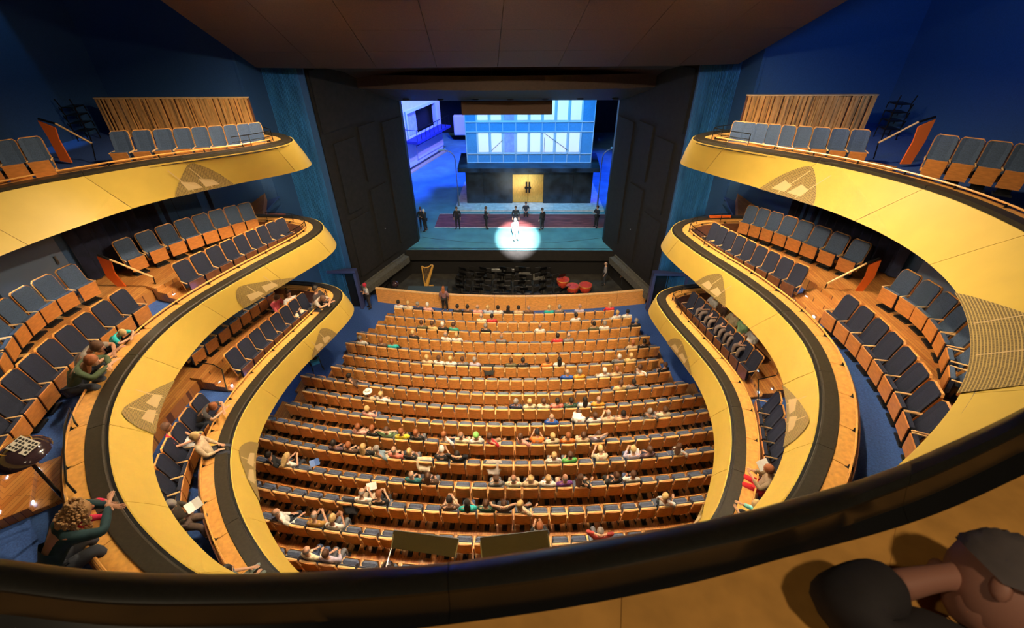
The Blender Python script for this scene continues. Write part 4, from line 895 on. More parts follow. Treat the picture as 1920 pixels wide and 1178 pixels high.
for i in range(n):
    for jj in range(4):
        a = q[0].lerp(q[1], i/n).lerp(q[3].lerp(q[2], i/n), jj/4); b_ = q[0].lerp(q[1], (i+1)/n).lerp(q[3].lerp(q[2], (i+1)/n), jj/4); c = q[0].lerp(q[1], (i+1)/n).lerp(q[3].lerp(q[2], (i+1)/n), (jj+1)/4); d = q[0].lerp(q[1], i/n).lerp(q[3].lerp(q[2], i/n), (jj+1)/4)
        ce = (a+b_+c+d)/4; m = MB(); m.poly([tuple((ce+(p-ce)*.994).xy) for p in (a, b_, c, d)], SZ, SZ+.15, 0); m.build('slab', 'pave', t)
# stage building
bd = thing('stage_building', 'stage set building, dark marble ground floor under a lit blue glass facade', 'building', (0, 0, 0)); Y0 = 36.15; x0, x1 = -3.88, 6.35; zt = 4.22
cuts = [x0, by(908, 381, Y0).x, by(961, 381, Y0).x]; cut2 = [by(1018, 381, Y0).x, by(1072, 381, Y0).x, x1]
for a, c in ((cuts[0], cuts[1]), (cuts[1], cuts[2]), (cut2[0], cut2[1]), (cut2[1], cut2[2])):
    m = MB(); m.box(((a+c)/2, Y0+.1, (zt+SZ+.15)/2), (c-a-.02, .2, zt-SZ-.15), 0); m.build('marble_panel', 'marble', bd)
m = MB(); m.box(((x0+x1)/2, Y0+2.6, 2.8), (x1-x0, 4.7, 2.8), 0); m.build('core', 'marble', bd)
dx0, dx1 = cuts[2], cut2[0]; dw = (dx1-dx0)/2
for s in (0, 1):
    m = MB(); m.box((dx0+dw*(s+.5), Y0+.16, 2.55), (dw-.02, .06, 2.35), 0, None, .01); d = m.build('door_leaf', 'brass', bd)
    m = MB(); m.box((dx0+dw+(s-.5)*.24, Y0+.11, 2.65), (.14, .04, .9), 0); m.ball((dx0+dw+(s-.5)*.28, Y0+.10, 2.62), .13, 0, 12, 8, (1, .3, 1)); m.build('handle', 'black', d)
m = MB(); m.box(((dx0+dx1)/2, Y0+.1, 3.98), (dx1-dx0, .2, .48), 0); m.build('lintel', 'marble', bd)
m = MB()
for i in range(12): m.box((dx0+.1+(dx1-dx0-.2)*i/11, Y0+.06, 3.7), (.08, .06, .1), 0)
m.build('fringe', 'brass', bd, 'stuff')
m = MB(); m.poly([by(857.6, 316, 35.1).xy, by(1125.5, 316, 35.1).xy, Vector((6.9, 39.2)), Vector((-4.5, 39.2))], 4.25, 4.56, 0); m.build('canopy', 'marble', bd)
Yf = 36.6; fx0, fx1 = -3.69, 6.11; fz0 = 4.56; W_ = fx1-fx0; m = MB(); m.box(((fx0+fx1)/2, Yf+1.9, 8.2), (W_-.1, 3.4, 7.4), 0); m.build('tower', 'facade', bd)
vx = [0, .0865]+[.0865+.1027*i for i in range(1, 9)]+[1.0]; rows_ = [(fz0, 5.25, 's'), (5.25, 6.9, 'w'), (6.9, 7.62, 's'), (7.62, 9.3, 'w'), (9.3, 10.0, 's'), (10.0, 11.7, 'w')]
for ri, (za, zc, kd) in enumerate(rows_):
    for i in range(10):
        xa, xc = fx0+W_*vx[i], fx0+W_*vx[i+1]; cx, cz = (xa+xc)/2, (za+zc)/2
        if kd == 'w' and 0 < i < 9:
            m = MB(); m.box((cx, Yf+.02, cz), (xc-xa-.06, .04, zc-za-.06), 0); wn = m.build('window', 'mullion', bd)
            m = MB(); dim = (ri == 1 and i == 3) or (ri == 3 and i in (3,)); m.box((cx, Yf-.005, cz+.02), (xc-xa-.24, .03, zc-za-.22), 0); m.build('pane', 'curtain2' if dim else 'curtain', wn)
        else:
            m = MB(); m.box((cx, Yf+.02, cz), (xc-xa-.05, .05, zc-za-.05), 0); m.build('spandrel', 'facade', bd)
m = MB()
for v_ in vx: m.box((fx0+W_*v_, Yf-.02, 8.1), (.055, .09, 7.2), 0)
for za, zc, kd in rows_: m.box(((fx0+fx1)/2, Yf-.02, za), (W_, .09, .06), 0)
m.build('mullions', 'mullion', bd, 'stuff')
m = MB(); xa = fx0+W_*.62; m.tube([P3(xa, Yf-.05, 6.8), P3(xa+1.9, Yf-.05, 5.5)], .02, 0, 5); m.tube([P3(xa, Yf-.05, 6.5), P3(xa, Yf-.05, 5.4)], .015, 0, 5); m.tube([P3(fx0+W_*.2, Yf-.05, 5.5), P3(fx0+W_*.29, Yf-.05, 6.3)], .02, 0, 5); m.build('stair_rail', 'marble', bd)
# house facade at the left of the stage
A_, C_ = bz(768, 322, SZ), bz(832, 283, SZ); dv = (C_-A_); dv.z = 0; Lh = dv.length; dv.normalize(); hn_ = P3(-dv.y, dv.x, 0); hn_ = hn_ if hn_.x > 0 else -hn_
def vhit(u, v, o=0):
    d = ray(u, v); q = A_+hn_*o; t_ = (q-CAM).dot(hn_)/d.dot(hn_); p = CAM+d*t_; return (p-A_).dot(dv), p.z
def hp_(a, z, o=0): return P3(A_.x+dv.x*a+hn_.x*o, A_.y+dv.y*a+hn_.y*o, z)
ho = thing('house_facade', 'pale blue lit house facade with a balcony at the left of the stage', 'building', (0, 0, 0))
w0, w1, w2, w3 = vhit(760.4, 210.8), vhit(813.4, 195), vhit(818, 237), vhit(766, 257); wa, wb_ = (w0[0]+w3[0])/2, (w1[0]+w2[0])/2; wz0, wz1 = (w2[1]+w3[1])/2, (w0[1]+w1[1])/2
def hbox(a, c, za, zc, o0, o1, name, m_, par):
    m = MB(); m.poly([hp_(a, 0, o0).xy, hp_(c, 0, o0).xy, hp_(c, 0, o1).xy, hp_(a, 0, o1).xy], za, zc, 0); return m.build(name, m_, par)
hbox(-3.5, wa, SZ+.3, 14, -.3, 0, 'wall', 'house', ho); hbox(wb_, Lh, SZ+.3, 14, -.3, 0, 'wall', 'house', ho); hbox(wa, wb_, SZ+.3, wz0, -.3, 0, 'wall', 'house', ho); hbox(wa, wb_, wz1, 14, -.3, 0, 'wall', 'house', ho)
fr = hbox(wa-.25, wb_+.25, wz1, wz1+.25, 0, .15, 'window_frame', 'mullion', ho); hbox(wb_, wb_+.25, wz0, wz1, 0, .15, 'jamb', 'mullion', ho); hbox(wa-.25, wa, wz0, wz1, 0, .15, 'jamb', 'mullion', ho)
hbox(wa, wb_, wz0, wz1, -.9, -.7, 'dark_room', 'black', ho); hbox(wa, wa+(wb_-wa)*.42, wz0, wz1, -.4, -.36, 'curtain', 'curtain2', ho)
hbox(wa-.6, wb_+.9, wz0-.35, wz0-.1, 0, 1.25, 'balcony_slab', mat('slab_navy', (.03, .04, .25), .6), ho)
m = MB()
for i in range(9): a = wa-.5+i*(wb_-wa+1.2)/8; m.tube([hp_(a, wz0-.1, 1.2), hp_(a, wz0+.9, 1.2)], .025, 0, 5)
m.tube([hp_(wa-.5, wz0+.9, 1.2), hp_(wb_+.7, wz0+.9, 1.2)], .035, 0, 6); m.tube([hp_(wa-.5, wz0+.9, 0), hp_(wa-.5, wz0+.9, 1.2)], .03, 0, 6); m.build('railing', 'metal', ho, 'stuff')
hbox(1.8, Lh-.1, SZ+.7, wz0-1.0, 0, .12, 'lower_panel', mat('lavender_plaster', (.66, .6, .9), .7), ho); hbox(-3.5, Lh, SZ, SZ+.3, -.3, .05, 'plinth', 'marble', ho); hbox(-2, Lh, SZ, SZ+.12, .05, .5, 'kerb', 'tan', ho)
# surtitle board, street lamps, scaffold
m = MB(); a, c = by(864, 190, 28.6), by(1035, 215, 28.6); m.box(((a.x+c.x)/2, 28.7, (a.z+c.z)/2), (c.x-a.x, .25, a.z-c.z), 0, None, .02); tag(m.build('surtitle_board', 'surtitle'), 'plain brown surtitle board hanging at the top of the stage opening', 'board')
for (x, y, zz_, dx, lab) in ((-4.49, 35.5, 5.1, -1.15, 'tall curved street lamp left of the stage building'), (6.82, 35.5, 5.2, 1.0, 'tall curved street lamp right of the stage building')):
    t = thing('street_lamp', lab, 'lamp', (x, y, SZ)); m = MB(); h = zz_-SZ; m.tube([P3(0, 0, 0), P3(0, 0, 1.1)], .07, 0, 8); m.tube([P3(0, 0, 1.1), P3(0, 0, h), P3(dx*.08, 0, h+.35), P3(dx*.3, 0, h+.6), P3(dx*.6, 0, h+.72)], .035, 0, 8); m.build('pole', 'grey', t)
    m = MB(); m.box((dx*.85, 0, h+.76), (.62, .18, .1), 0, Matrix.Rotation(-.12 if dx < 0 else .12, 3, 'Y'), .04); m.build('lamp_head', 'mullion', t)
t = thing('scaffold', 'grey backstage scaffold of thin bars at the right rear', 'scaffold', (0, 0, 0)); 
m = MB()
for i in range(5): m.tube([P3(11.2+i*.7, 48, SZ), P3(11.2+i*.7, 48, 11)], .05, 0, 6)
for i in range(9): m.tube([P3(11.0, 48, SZ+i*1.1), P3(14.2, 48, SZ+i*1.1)], .05, 0, 6)
m.build('bars', 'grey', t, 'stuff')
m = MB(); m.box((-6.6, 56, 3.0), (1.6, .6, 2.2), 0, None, .1); tag(m.build('backstage_crate', 'white'), 'bright white crate backstage, left of the stage building', 'crate')
lamp('stage_light', 'SPOT', (-4, 50, 12), 900, (1, .95, .9), (-6.6, 56, 2), angle=30)
for (u, v, pz_, rz, lab) in ((793, 430, 'stand', .3, 'person in black with a light apron behind, far left of the stage'), (799, 434, 'stand_cross', 1.2, 'white-haired person in black standing far left on the stage'), (859, 429, 'stand', PI, 'person in black standing in front of the left street lamp'),
        (912, 429, 'stand_cross', -1.3, 'person in black facing right, between street lamp and spotlight'), (967, 428, 'stand', PI, 'person in black right behind the spotlit performer'), (986, 402, 'sit', PI, 'person in black on the pavement before the golden doors'),
        (1016, 432, 'stand', .8, 'person in black knee shorts right of the spotlight'), (1117, 427, 'stand_cross', 2.2, 'person in black at the far right of the stage')):
    p = bz(u, v, SZ+(.15 if v < 401 else 0)); person((p.x, p.y, p.z-(.25 if pz_ == 'sit' else 0)), rz, lab, pz_, (.02, .02, .025), 'brown' if u != 799 else 'white', (.015, .015, .02))
p = bz(966, 452, SZ); person((p.x, p.y, SZ), PI+.5, 'performer in white shirt and trousers inside the bright spotlight', 'stand', (.8, .8, .8), 'grey', (.7, .7, .7))
for (u, v, lab, sh, rz) in ((1132, 540, 'grey-shirted man standing in the right half of the pit', (.3, .28, .3), 1.5), (1168, 545, 'person in black at the right wall of the pit', (.03, .03, .03), .5)):
    p = bz(u, v-6, -.8); person((p.x, min(p.y, 27.0), -.8), rz, lab, 'stand', sh, 'bald')
p = bz(694, 569, 0); person((p.x+.15, p.y-.5, 0), 2.2, 'person in red cap and white shirt standing at the left barrier end', 'stand_cross', (.7, .68, .66), 'short' if False else 'green_cap', (.04, .03, .03), False, haircol=(.6, .02, .05))
p = bz(836, 582, 0); person((p.x, p.y-.1, 0), 0, 'woman in mauve blouse standing at the pit barrier, back turned', 'stand', (.22, .11, .13), 'long_red', (.015, .012, .012), True)

# ---------------------------------------------------------------- balcony fittings
for s, x0_, x1_ in ((-1, -15.4, -9.55), (1, 8.95, 13.6)):
    t = thing('slat_screen', f'tall screen of vertical oak slats on the {"left" if s < 0 else "right"} upper balcony', 'screen', (0, 0, 0)); x = x0_; k = 0; y = 18.35; zt_ = 12.52
    while x < x1_-.05:
        wd = rr.choice((.07, .1, .14, .18)); m = MB(); m.box((x+wd/2, y-rr.choice((0, .04, .10)), (11.1+zt_)/2), (wd-.03, .05, zt_-11.1), 0); m.build('slat', 'slat', t); x += wd
    m = MB(); m.box(((x0_+x1_)/2, y+.06, (11.1+zt_)/2), (x1_-x0_, .04, zt_-11.1), 0); m.box(((x0_+x1_)/2, y, zt_+.02), (x1_-x0_+.04, .14, .04), 1); m.build('frame', ['wood_dark', 'wood_pale'], t)
    t = thing('chair_stack', f'stack of black metal chairs beside the {"left" if s < 0 else "right"} slat screen', 'stack', ((x0_-.6) if s < 0 else (x1_+.6), 17.9, 11.1))
    for i in range(4):
        c = MB(); zz_ = .4+i*.28; c.box((0, 0, zz_), (.5, .45, .04), 0, None, .01)
        for sx in (-1, 1): c.tube([P3(sx*.26, -.25, 0 if i == 0 else zz_-.2), P3(sx*.26, -.2, zz_), P3(sx*.28, -.28, zz_+.3)], .02, 0, 5); c.tube([P3(sx*.26, .2, zz_), P3(sx*.26, .22, 0 if i == 0 else zz_-.2)], .02, 0, 5)
        c.build('stacked_chair', 'metal', t)
def vpoly(name, px, yb, m_, par, th=.04):
    q = [by(u, v, yb) for u, v in px]; mb = MB(); k = len(q); mb.add(q+[p+P3(0, th, 0) for p in q], [tuple(range(k)), tuple(range(k, 2*k))[::-1]]+[(i, (i+1) % k, (i+1) % k+k, i+k) for i in range(k)], 0); return mb.build(name, m_, par)
for lab, px, rail, post, z_ in (
  ('orange glass screen with wooden handrail, left upper balcony', [(70, 226), (103, 240), (110, 262), (135, 306), (113, 302), (90, 258)], [(72, 223), (104, 232), (172, 269)], [(172, 269), (179, 300)], 11.15),
  ('orange glass screen with wooden handrail, right upper balcony', [(1755, 223), (1722, 238), (1712, 266), (1688, 308), (1708, 308), (1735, 265)], [(1754, 219), (1722, 229), (1647, 268)], [(1647, 268), (1638, 298)], 11.15),
  ('orange glass screen with handrail, left middle balcony stairs', [(181, 481), (207, 489), (214, 512), (243, 546), (228, 545), (200, 520)], [(183, 478), (206, 487), (287, 520)], [(287, 520), (308, 580)], 7.9),
  ('orange glass screen with handrail, right middle balcony stairs', [(1653, 488), (1630, 498), (1622, 520), (1598, 557), (1612, 554), (1640, 520)], [(1650, 484), (1625, 494), (1551, 532)], [(1551, 532), (1522, 594)], 7.9),
  ('small orange screen at the far tip, left middle balcony', [(497, 402), (535, 402), (532, 413), (503, 422)], None, None, 7.9), ('small orange screen at the far tip, right middle balcony', [(1330, 405), (1371, 404), (1365, 428), (1334, 420)], None, None, 7.9),
  ('small orange screen at the far tip, left lowest balcony', [(546, 537), (580, 538), (578, 546), (551, 555)], None, None, 4.95), ('small orange screen at the far tip, right lowest balcony', [(1295, 545), (1330, 543), (1336, 553), (1302, 552)], None, None, 4.95)):
    yb = bz(*px[-2], z_+.1).y; t = thing('orange_screen', lab, 'screen', (0, 0, 0)); vpoly('glass_panel', px, yb, 'orange', t)
    if rail:
        m = MB(); q = [by(u, v, yb) for u, v in rail]; m.tube(q[:2], .035, 1, 8); m.tube(q[1:], .03, 0, 8); m.build('handrail', ['wood_pale', 'metal'], t); m = MB(); m.tube([by(u, v, yb) for u, v in post], .018, 0, 6); m.build('post', 'metal', t)
def aisle(lv, u, v, lab, d0=1.0, nst=4, width=1.25):
    A, B, N, L, zA, zB = RIM[lv]; z_ = zB-.56; p = bz(u, v, z_); k = min(range(24, len(B)-24), key=lambda i: (B[i]+N[i]*1.6-p.xy).length); t = thing('aisle_steps', lab, 'steps', (0, 0, 0)); nn = N[k]; tt = Vector((-nn.y, nn.x))
    rz = math.atan2(tt.y, tt.x)
    for i in range(nst):
        c = B[k]+nn*(d0+.42*i+.21); h = .10+.12*i; m = MB(); rot = Matrix.Rotation(rz, 3, 'Z'); m.box((c.x, c.y, z_+h/2), (width, .44, h), 0, rot, .008); s_ = m.build('step', 'parquet', t)
        for sd in (-.35, .35):
            q = B[k]+nn*(d0+.42*i-.012)+tt*(sd*width); m = MB(); m.box((q.x, q.y, z_+h*.6), (.08, .02, .045), 0, rot); m.build('step_light', 'led', s_)
        if i % 2 == 0:
            q = B[k]+nn*(d0+.42*i-.15); lamp('step_glow', 'POINT', (q.x, q.y, z_+.12), 3.5, (.2, .3, 1), soft=.03)
    return k
aisle(2, 235, 520, 'lit oak steps, left middle balcony, halfway along'); aisle(2, 1560, 575, 'lit oak steps, right middle balcony, halfway along')
aisle(1, 385, 705, 'lit oak steps, left lowest balcony, halfway along'); aisle(1, 1405, 720, 'lit oak steps, right lowest balcony, halfway along')
aisle(3, 130, 300, 'lit oak steps, left upper balcony beside the orange screen', .9, 3); aisle(3, 1690, 300, 'lit oak steps, right upper balcony beside the orange screen', .9, 3)
aisle(2, 75, 925, 'lit oak steps, left middle balcony near the curly-haired woman', .95, 4, 1.3)
for lv in (1, 2, 3):
    A, B, N, L, zA, zB = RIM[lv]
    for side in (0, 1):
        idx = range(6, 30) if side == 0 else range(len(B)-30, len(B)-6); q = [P3(B[i].x+N[i].x*.62, B[i].y+N[i].y*.62, zB+.36) for i in idx]; m = MB(); m.tube(q, .014, 0, 5); m.tube([p-P3(0, 0, .16) for p in q], .01, 0, 5)
        for p in q[::7]: m.tube([p, p-P3(0, 0, .36)], .014, 0, 5)
        tag(m.build('safety_rail', 'metal'), f'thin black safety rail at the {"left" if side == 0 else "right"} tip of the {("lowest", "middle", "upper")[lv-1]} balcony', 'rail')
for lab, px, z_ in (('bent black handrail by the steps, left middle balcony', [(140, 792), (131, 766), (121, 800), (119, 850), (124, 905), (142, 924)], 8.5), ('bent black handrail by the steps, left lowest balcony', [(354, 676), (400, 684), (416, 693), (426, 735)], 5.5), ('bent black handrail by the steps, right lowest balcony', [(1422, 752), (1422, 712), (1455, 704)], 5.5)):
    m = MB(); m.tube([bz(u, v, z_) for u, v in px], .02, 0, 6); a = bz(*px[0], z_); m.tube([a, a-P3(0, 0, .6)], .02, 0, 6); tag(m.build('handrail', 'metal'), lab, 'rail')
for side, pts, lab in ((0, [(-11.35, 16.6), (-12.45, 13.8), (-13.2, 12.2)], 'left'), (1, [(11.0, 16.6), (12.0, 14.2), (12.7, 12.6)], 'right')):
    p = arc(pts, 60); m = MB(); sg = 1 if side == 0 else -1; rows = [[P3(q.x+sg*(.12+.06*math.sin(i*1.5)), q.y, z_) for i, q in enumerate(p)] for z_ in (8.2, 10.55)]; m.sheet(rows, 0, True)
    tag(m.build('curtain', 'drape'), f'dark pleated curtain on the wall behind the {lab} middle balcony chairs', 'curtain')
for nme, px, z_, W_l in (('door_1', (128, 470), 0, W2L), ('door_2', (1690, 470), 0, W2R)):
    y = 12.3 if nme == 'door_1' else 11.9; a, c = (Vector((-13.42, 12.0)), Vector((-13.85, 10.2))) if nme == 'door_1' else (Vector((12.85, 12.1)), Vector((13.12, 10.4)))
    t = struct(thing(nme, None, None)); d = (c-a).normalized(); s_ = 1 if nme == 'door_1' else -1; nn = Vector((.14*s_, .02)); m = MB(); m.poly([a+nn, c+nn, c+nn*1.6, a+nn*1.6], 8.2, 10.4, 0); m.build('leaf', mat('door_blue', (.12, .17, .27), .6), t)
    m = MB(); q = a+(c-a)*.15+nn*2; m.tube([P3(q.x, q.y, 9.1), P3(q.x, q.y, 9.35)], .03, 0, 6); m.build('door_handle', 'grey', t)
# small downlights below the upper balconies
for (x, y, z_, tx, ty, tz, pw) in ((-12.2, 19.3, 10.3, -12.5, 20.3, 8.8, 26), (-14.2, 19, 10.3, -14.5, 20.3, 8.8, 26), (11.3, 19.3, 10.3, 11.6, 20.3, 8.8, 26), (-13.2, 10, 10.3, -12.6, 10.5, 8, 45), (13, 10.2, 10.3, 12.4, 10.6, 8, 30), (-12.4, 8.2, 10.3, -12.6, 8.2, 8, 45), (12.4, 8.2, 10.3, 12.4, 8.2, 8, 30)):
    lamp('downlight', 'SPOT', (x, y, z_), pw*4, (.6, .8, 1), (tx, ty, tz), angle=70, blend=.9, soft=.05)
for s in (-1, 1):
    for y in (14.5, 11, 7.5):
        x = s*9.6 if y > 8 else s*8.8; lamp('downlight', 'SPOT', (x, y, 7.15), 80, WARM, (x, y-.1, 5), angle=110, blend=.8, soft=.06)
        lamp('downlight', 'SPOT', (s*(10.6 if y < 14 else 9.3), y, 10.45), 90, WARM, (s*(10.4 if y < 14 else 9.3), y, 8), angle=110, blend=.8, soft=.06)
        lamp('downlight', 'SPOT', (s*9.4, y+.5, 4.3), 60, (.85, .9, 1), (s*9.4, y+.5, 0), angle=80, blend=.7, soft=.05)
# ---------------------------------------------------------------- people on the balconies
def bperson(lv, u, v, ps, lab, shirt, hair, tr=(.03, .035, .05), ls=None, sc=1.12, turn=0, dz=0, face=None):
    A, B, N, L, zA, zB = RIM[lv]; zf = zB-.56+dz; j = pose(ps); h = j['head']*sc; p = bz(u, v, zf+h.z); k = min(range(24, len(B)-24), key=lambda i: (B[i]-p.xy).length); f = -N[k]; rz = math.atan2(f.y, f.x)-PI/2+turn
    o = Matrix.Rotation(rz, 3, 'Z')@h; return person((p.x-o.x, p.y-o.y, zf), rz, lab, ps, shirt, hair, tr, ls, None, sc)
bperson(2, 230, 624, 'sit_rail', 'blond boy in turquoise shirt leaning on the rail, left middle balcony', (.02, .42, .42), 'blond', sc=.85, ls=False)
bperson(2, 183, 650, 'sit_rail', 'brown-haired man in grey shirt leaning on the rail beside the boy', (.22, .19, .16), 'brown', ls=False, sc=1.25)
bperson(2, 172, 676, 'sit_rail', 'long-haired girl in dark green sweater leaning on the rail', (.05, .075, .035), 'long_red', ls=True, sc=1.25)
bperson(2, 150, 958, 'sit_rail', 'woman with big curly blond hair and dark teal sweater at the rail', (.008, .035, .045), 'curly_light', ls=True, sc=1.4)
bperson(2, 178, 946, 'sit_rail', 'child in bright pink sweater behind the curly-haired woman', (.5, .01, .07), 'brown', ls=True, sc=.8)
bperson(1, 400, 762, 'sit_rail', 'woman in black patterned top reaching over the rail, left lowest balcony', (.05, .045, .045), 'red', ls=False)
bperson(1, 366, 818, 'sit', 'blonde person in cream jacket with shoulder strap, left lowest balcony', (.52, .40, .26), 'blond', ls=True)
bperson(1, 312, 800, 'sit', 'person in red top in the back row, left lowest balcony', (.45, .01, .03), 'brown', (.5, .48, .5))
bperson(1, 320, 946, 'sit_read', 'grey-haired man in dark brown jacket reading, left lowest balcony', (.04, .03, .02), 'grey', (.12, .08, .06), True, turn=-.6)
bperson(1, 425, 1070, 'sit', 'person in grey jeans half hidden by the near rim, left lowest balcony', (.1, .12, .13), 'dark', (.2, .25, .26))
bperson(1, 519, 558, 'sit_lean', 'person in coral pink shirt, left lowest balcony near its tip', (.75, .12, .15), 'brown')
bperson(1, 540, 549, 'sit', 'person in white shirt behind the coral pink shirt, lowest balcony', (.75, .7, .66), 'brown', (.7, .55, .4), turn=-.5)
bperson(1, 591, 541, 'sit', 'man in dark suit sitting upright at the left lowest tip', (.03, .02, .02), 'dark', ls=True)
bperson(1, 606, 560, 'sit_rail', 'person in grey shirt bending over the rail, left lowest tip', (.28, .24, .2), 'brown')
for u, v, c, hr, lab in ((1328, 557, 'white', 'dark', 'first from the tip'), (1345, 571, 'brown', 'dark', 'second from the tip'), (1366, 588, 'cream', 'blond', 'third from the tip'), (1384, 602, 'mint', 'dark', 'fourth from the tip'), (1403, 622, 'white', 'red', 'fifth from the tip')):
    bperson(1, u+14, v-4, 'sit', f'person in {CNAME.get(c, c)} clothes, right lowest balcony back row, {lab}', COLS[c], hr, dz=.36, tr=(.16, .12, .11), sc=1.0)
bperson(1, 1442, 880, 'sit_read', 'person in beige jacket and red trousers reading, right lowest balcony', (.35, .25, .15), 'red', (.5, .01, .02), True)
bperson(1, 1420, 948, 'sit_lean', 'person in pale turquoise top, right lowest balcony near the rim', (.25, .62, .6), 'blond')
for (u, v, z_, rz, lab) in ((1429, 872, 6.05, .4, 'open white programme held by the red-trousered reader'), (363, 948, 6.0, .9, 'open white programme in the hands of the grey-haired man'), (697, 912, 2.2, .3, 'white programme held up by the balding reader in white shirt'), (1082, 780, 2.1, -.2, 'white sheet held in the right half of the stalls'), (1190, 848, 2.1, .1, 'white sheet on the lap of the lavender-shirted reader'), (590, 868, 2.0, .5, 'blue folder held by the blond person in white')):
    p = bz(u, v, z_); m = MB()
    for s in (-1, 1): m.box((s*.08, 0, .02), (.17, .24, .006), 0, Matrix.Rotation(-s*.25, 3, 'Y'))
    o = m.build('programme', mat('folder_blue', (.08, .17, .45), .5) if 'blue' in lab else 'white'); o.location = p; o.rotation_euler = (.6, 0, rz); tag(o, lab, 'programme')
# jackets and bags lying over stalls chairs
for (u, v, c, lab) in ((917, 692, (.02, .02, .02), 'black jacket hanging over a chair back in the sixth stalls row'), (661, 942, (.015, .015, .02), 'black bag beside the balding reader in white shirt'), (797, 858, (.62, .5, .36), 'cream coat lying on a stalls chair left of centre'), (925, 887, (.4, .34, .3), 'grey brown coat lying beside the man in the cream shirt')):
    k = min(range(16), key=lambda i: abs(pj((bz(u, v, ZR[i]+.85).x, YR[i], ZR[i]+.85))[1]-v)); p = bz(u, v, ZR[k]+.85); p.y = row_y(k, p.x); m = MB(); r2 = random.Random(int(u)); rows = []
    for i in range(7):
        a = i/6; rows.append([P3((x-.5)*.5*(1+.2*math.sin(a*5)), -.10+.16*(1-a)+(.04 if a < .2 else 0)-.12*a+r2.uniform(-.015, .015), .08*(a < .3)-.38*a*(.7+.4*r2.random())) for x in [q/6 for q in range(7)]])
    m.sheet(rows, 0, True); o = m.build('jacket', cloth(c)); o.location = P3(p.x, p.y, ZR[k]+.92); sm = o.modifiers.new('th', 'SOLIDIFY'); sm.thickness = .04; tag(o, lab, 'jacket')
# pushchair in the left aisle
p = bz(602, 690, .35); t = thing('pushchair', 'blue and black pushchair parked in the left stalls aisle', 'pushchair', (p.x-.2, p.y, .32), .6); m = MB()
for sx in (-1, 1):
    m.tube([P3(sx*.22, -.35, .95), P3(sx*.22, .35, .15)], .02, 0, 6); m.tube([P3(sx*.22, .1, .6), P3(sx*.22, -.3, .12)], .02, 0, 6)
m.tube([P3(-.22, -.35, .95), P3(.22, -.35, .95)], .02, 0, 6); m.build('frame', 'metal', t)
for sx in (-1, 1):
    for sy in (-.3, .35): m = MB(); m.lathe([(.02, -.02), (.12, -.02), (.13, 0), (.12, .02), (.02, .02)], (sx*.25, sy, .13), 0, 14, (1, 1, 1), Matrix.Rotation(PI/2, 3, 'Y')); m.build('wheel', 'black', t)
m = MB(); m.box((0, 0, .5), (.38, .5, .08), 0, Matrix.Rotation(.3, 3, 'X'), .03); m.box((0, -.2, .75), (.38, .06, .45), 0, Matrix.Rotation(.3, 3, 'X'), .02); m.build('seat', cloth((.02, .2, .4)), t); m = MB(); m.ball((0, -.12, .85), .25, 0, 14, 8, (.85, .8, .7)); m.build('hood', cloth((.02, .02, .03)), t)
# black domes and the two tilted boards above the rear stalls
p = bz(40, 850, 9.35); t = thing('mirror_dome', 'glossy black dome with a printed sticker on a post, lower left', 'dome', p); m = MB(); m.lathe([(0, .17), (.14, .155), (.27, .10), (.37, .02), (.40, -.05), (.38, -.07), (0, -.08)], (0, 0, 0), 0, 32); m.build('dome', 'glass', t)
m = MB(); m.tube([P3(.05, -.02, -.08), P3(.12, -.1, -1.4)], .03, 0, 8); m.build('post', 'metal', t); m = MB(); m.lathe([(.20, .130), (.21, .137), (.22, .130)], (-.06, .05, .012), 0, 28); m.build('ring', 'gold', t)
m = MB(); rz_ = Matrix.Rotation(-.2, 3, 'Z')@Matrix.Rotation(.25, 3, 'Y')@Matrix.Rotation(.1, 3, 'X'); m.box((.11, .03, .165), (.38, .26, .006), 0, rz_); sk = m.build('sticker', 'sticker', t); m = MB()
for i in range(4):
    for jx in range(6):
        if (i*3+jx) % 7 != 6: m.box(P3(.11, .03, .170)+rz_@P3(-.15+jx*.06, .085-i*.056, 0), (.042, .036, .003), 0, rz_)
m.build('lettering', 'ink', sk, 'stuff')
p = bz(727, 1064, 7.0); m = MB(); m.ball((0, 0, 0), .12, 0, 18, 10, (1, 1, .9)); o = m.build('small_dome', 'glass'); o.location = p; tag(o, 'small glossy black dome below the left tilted board', 'dome')
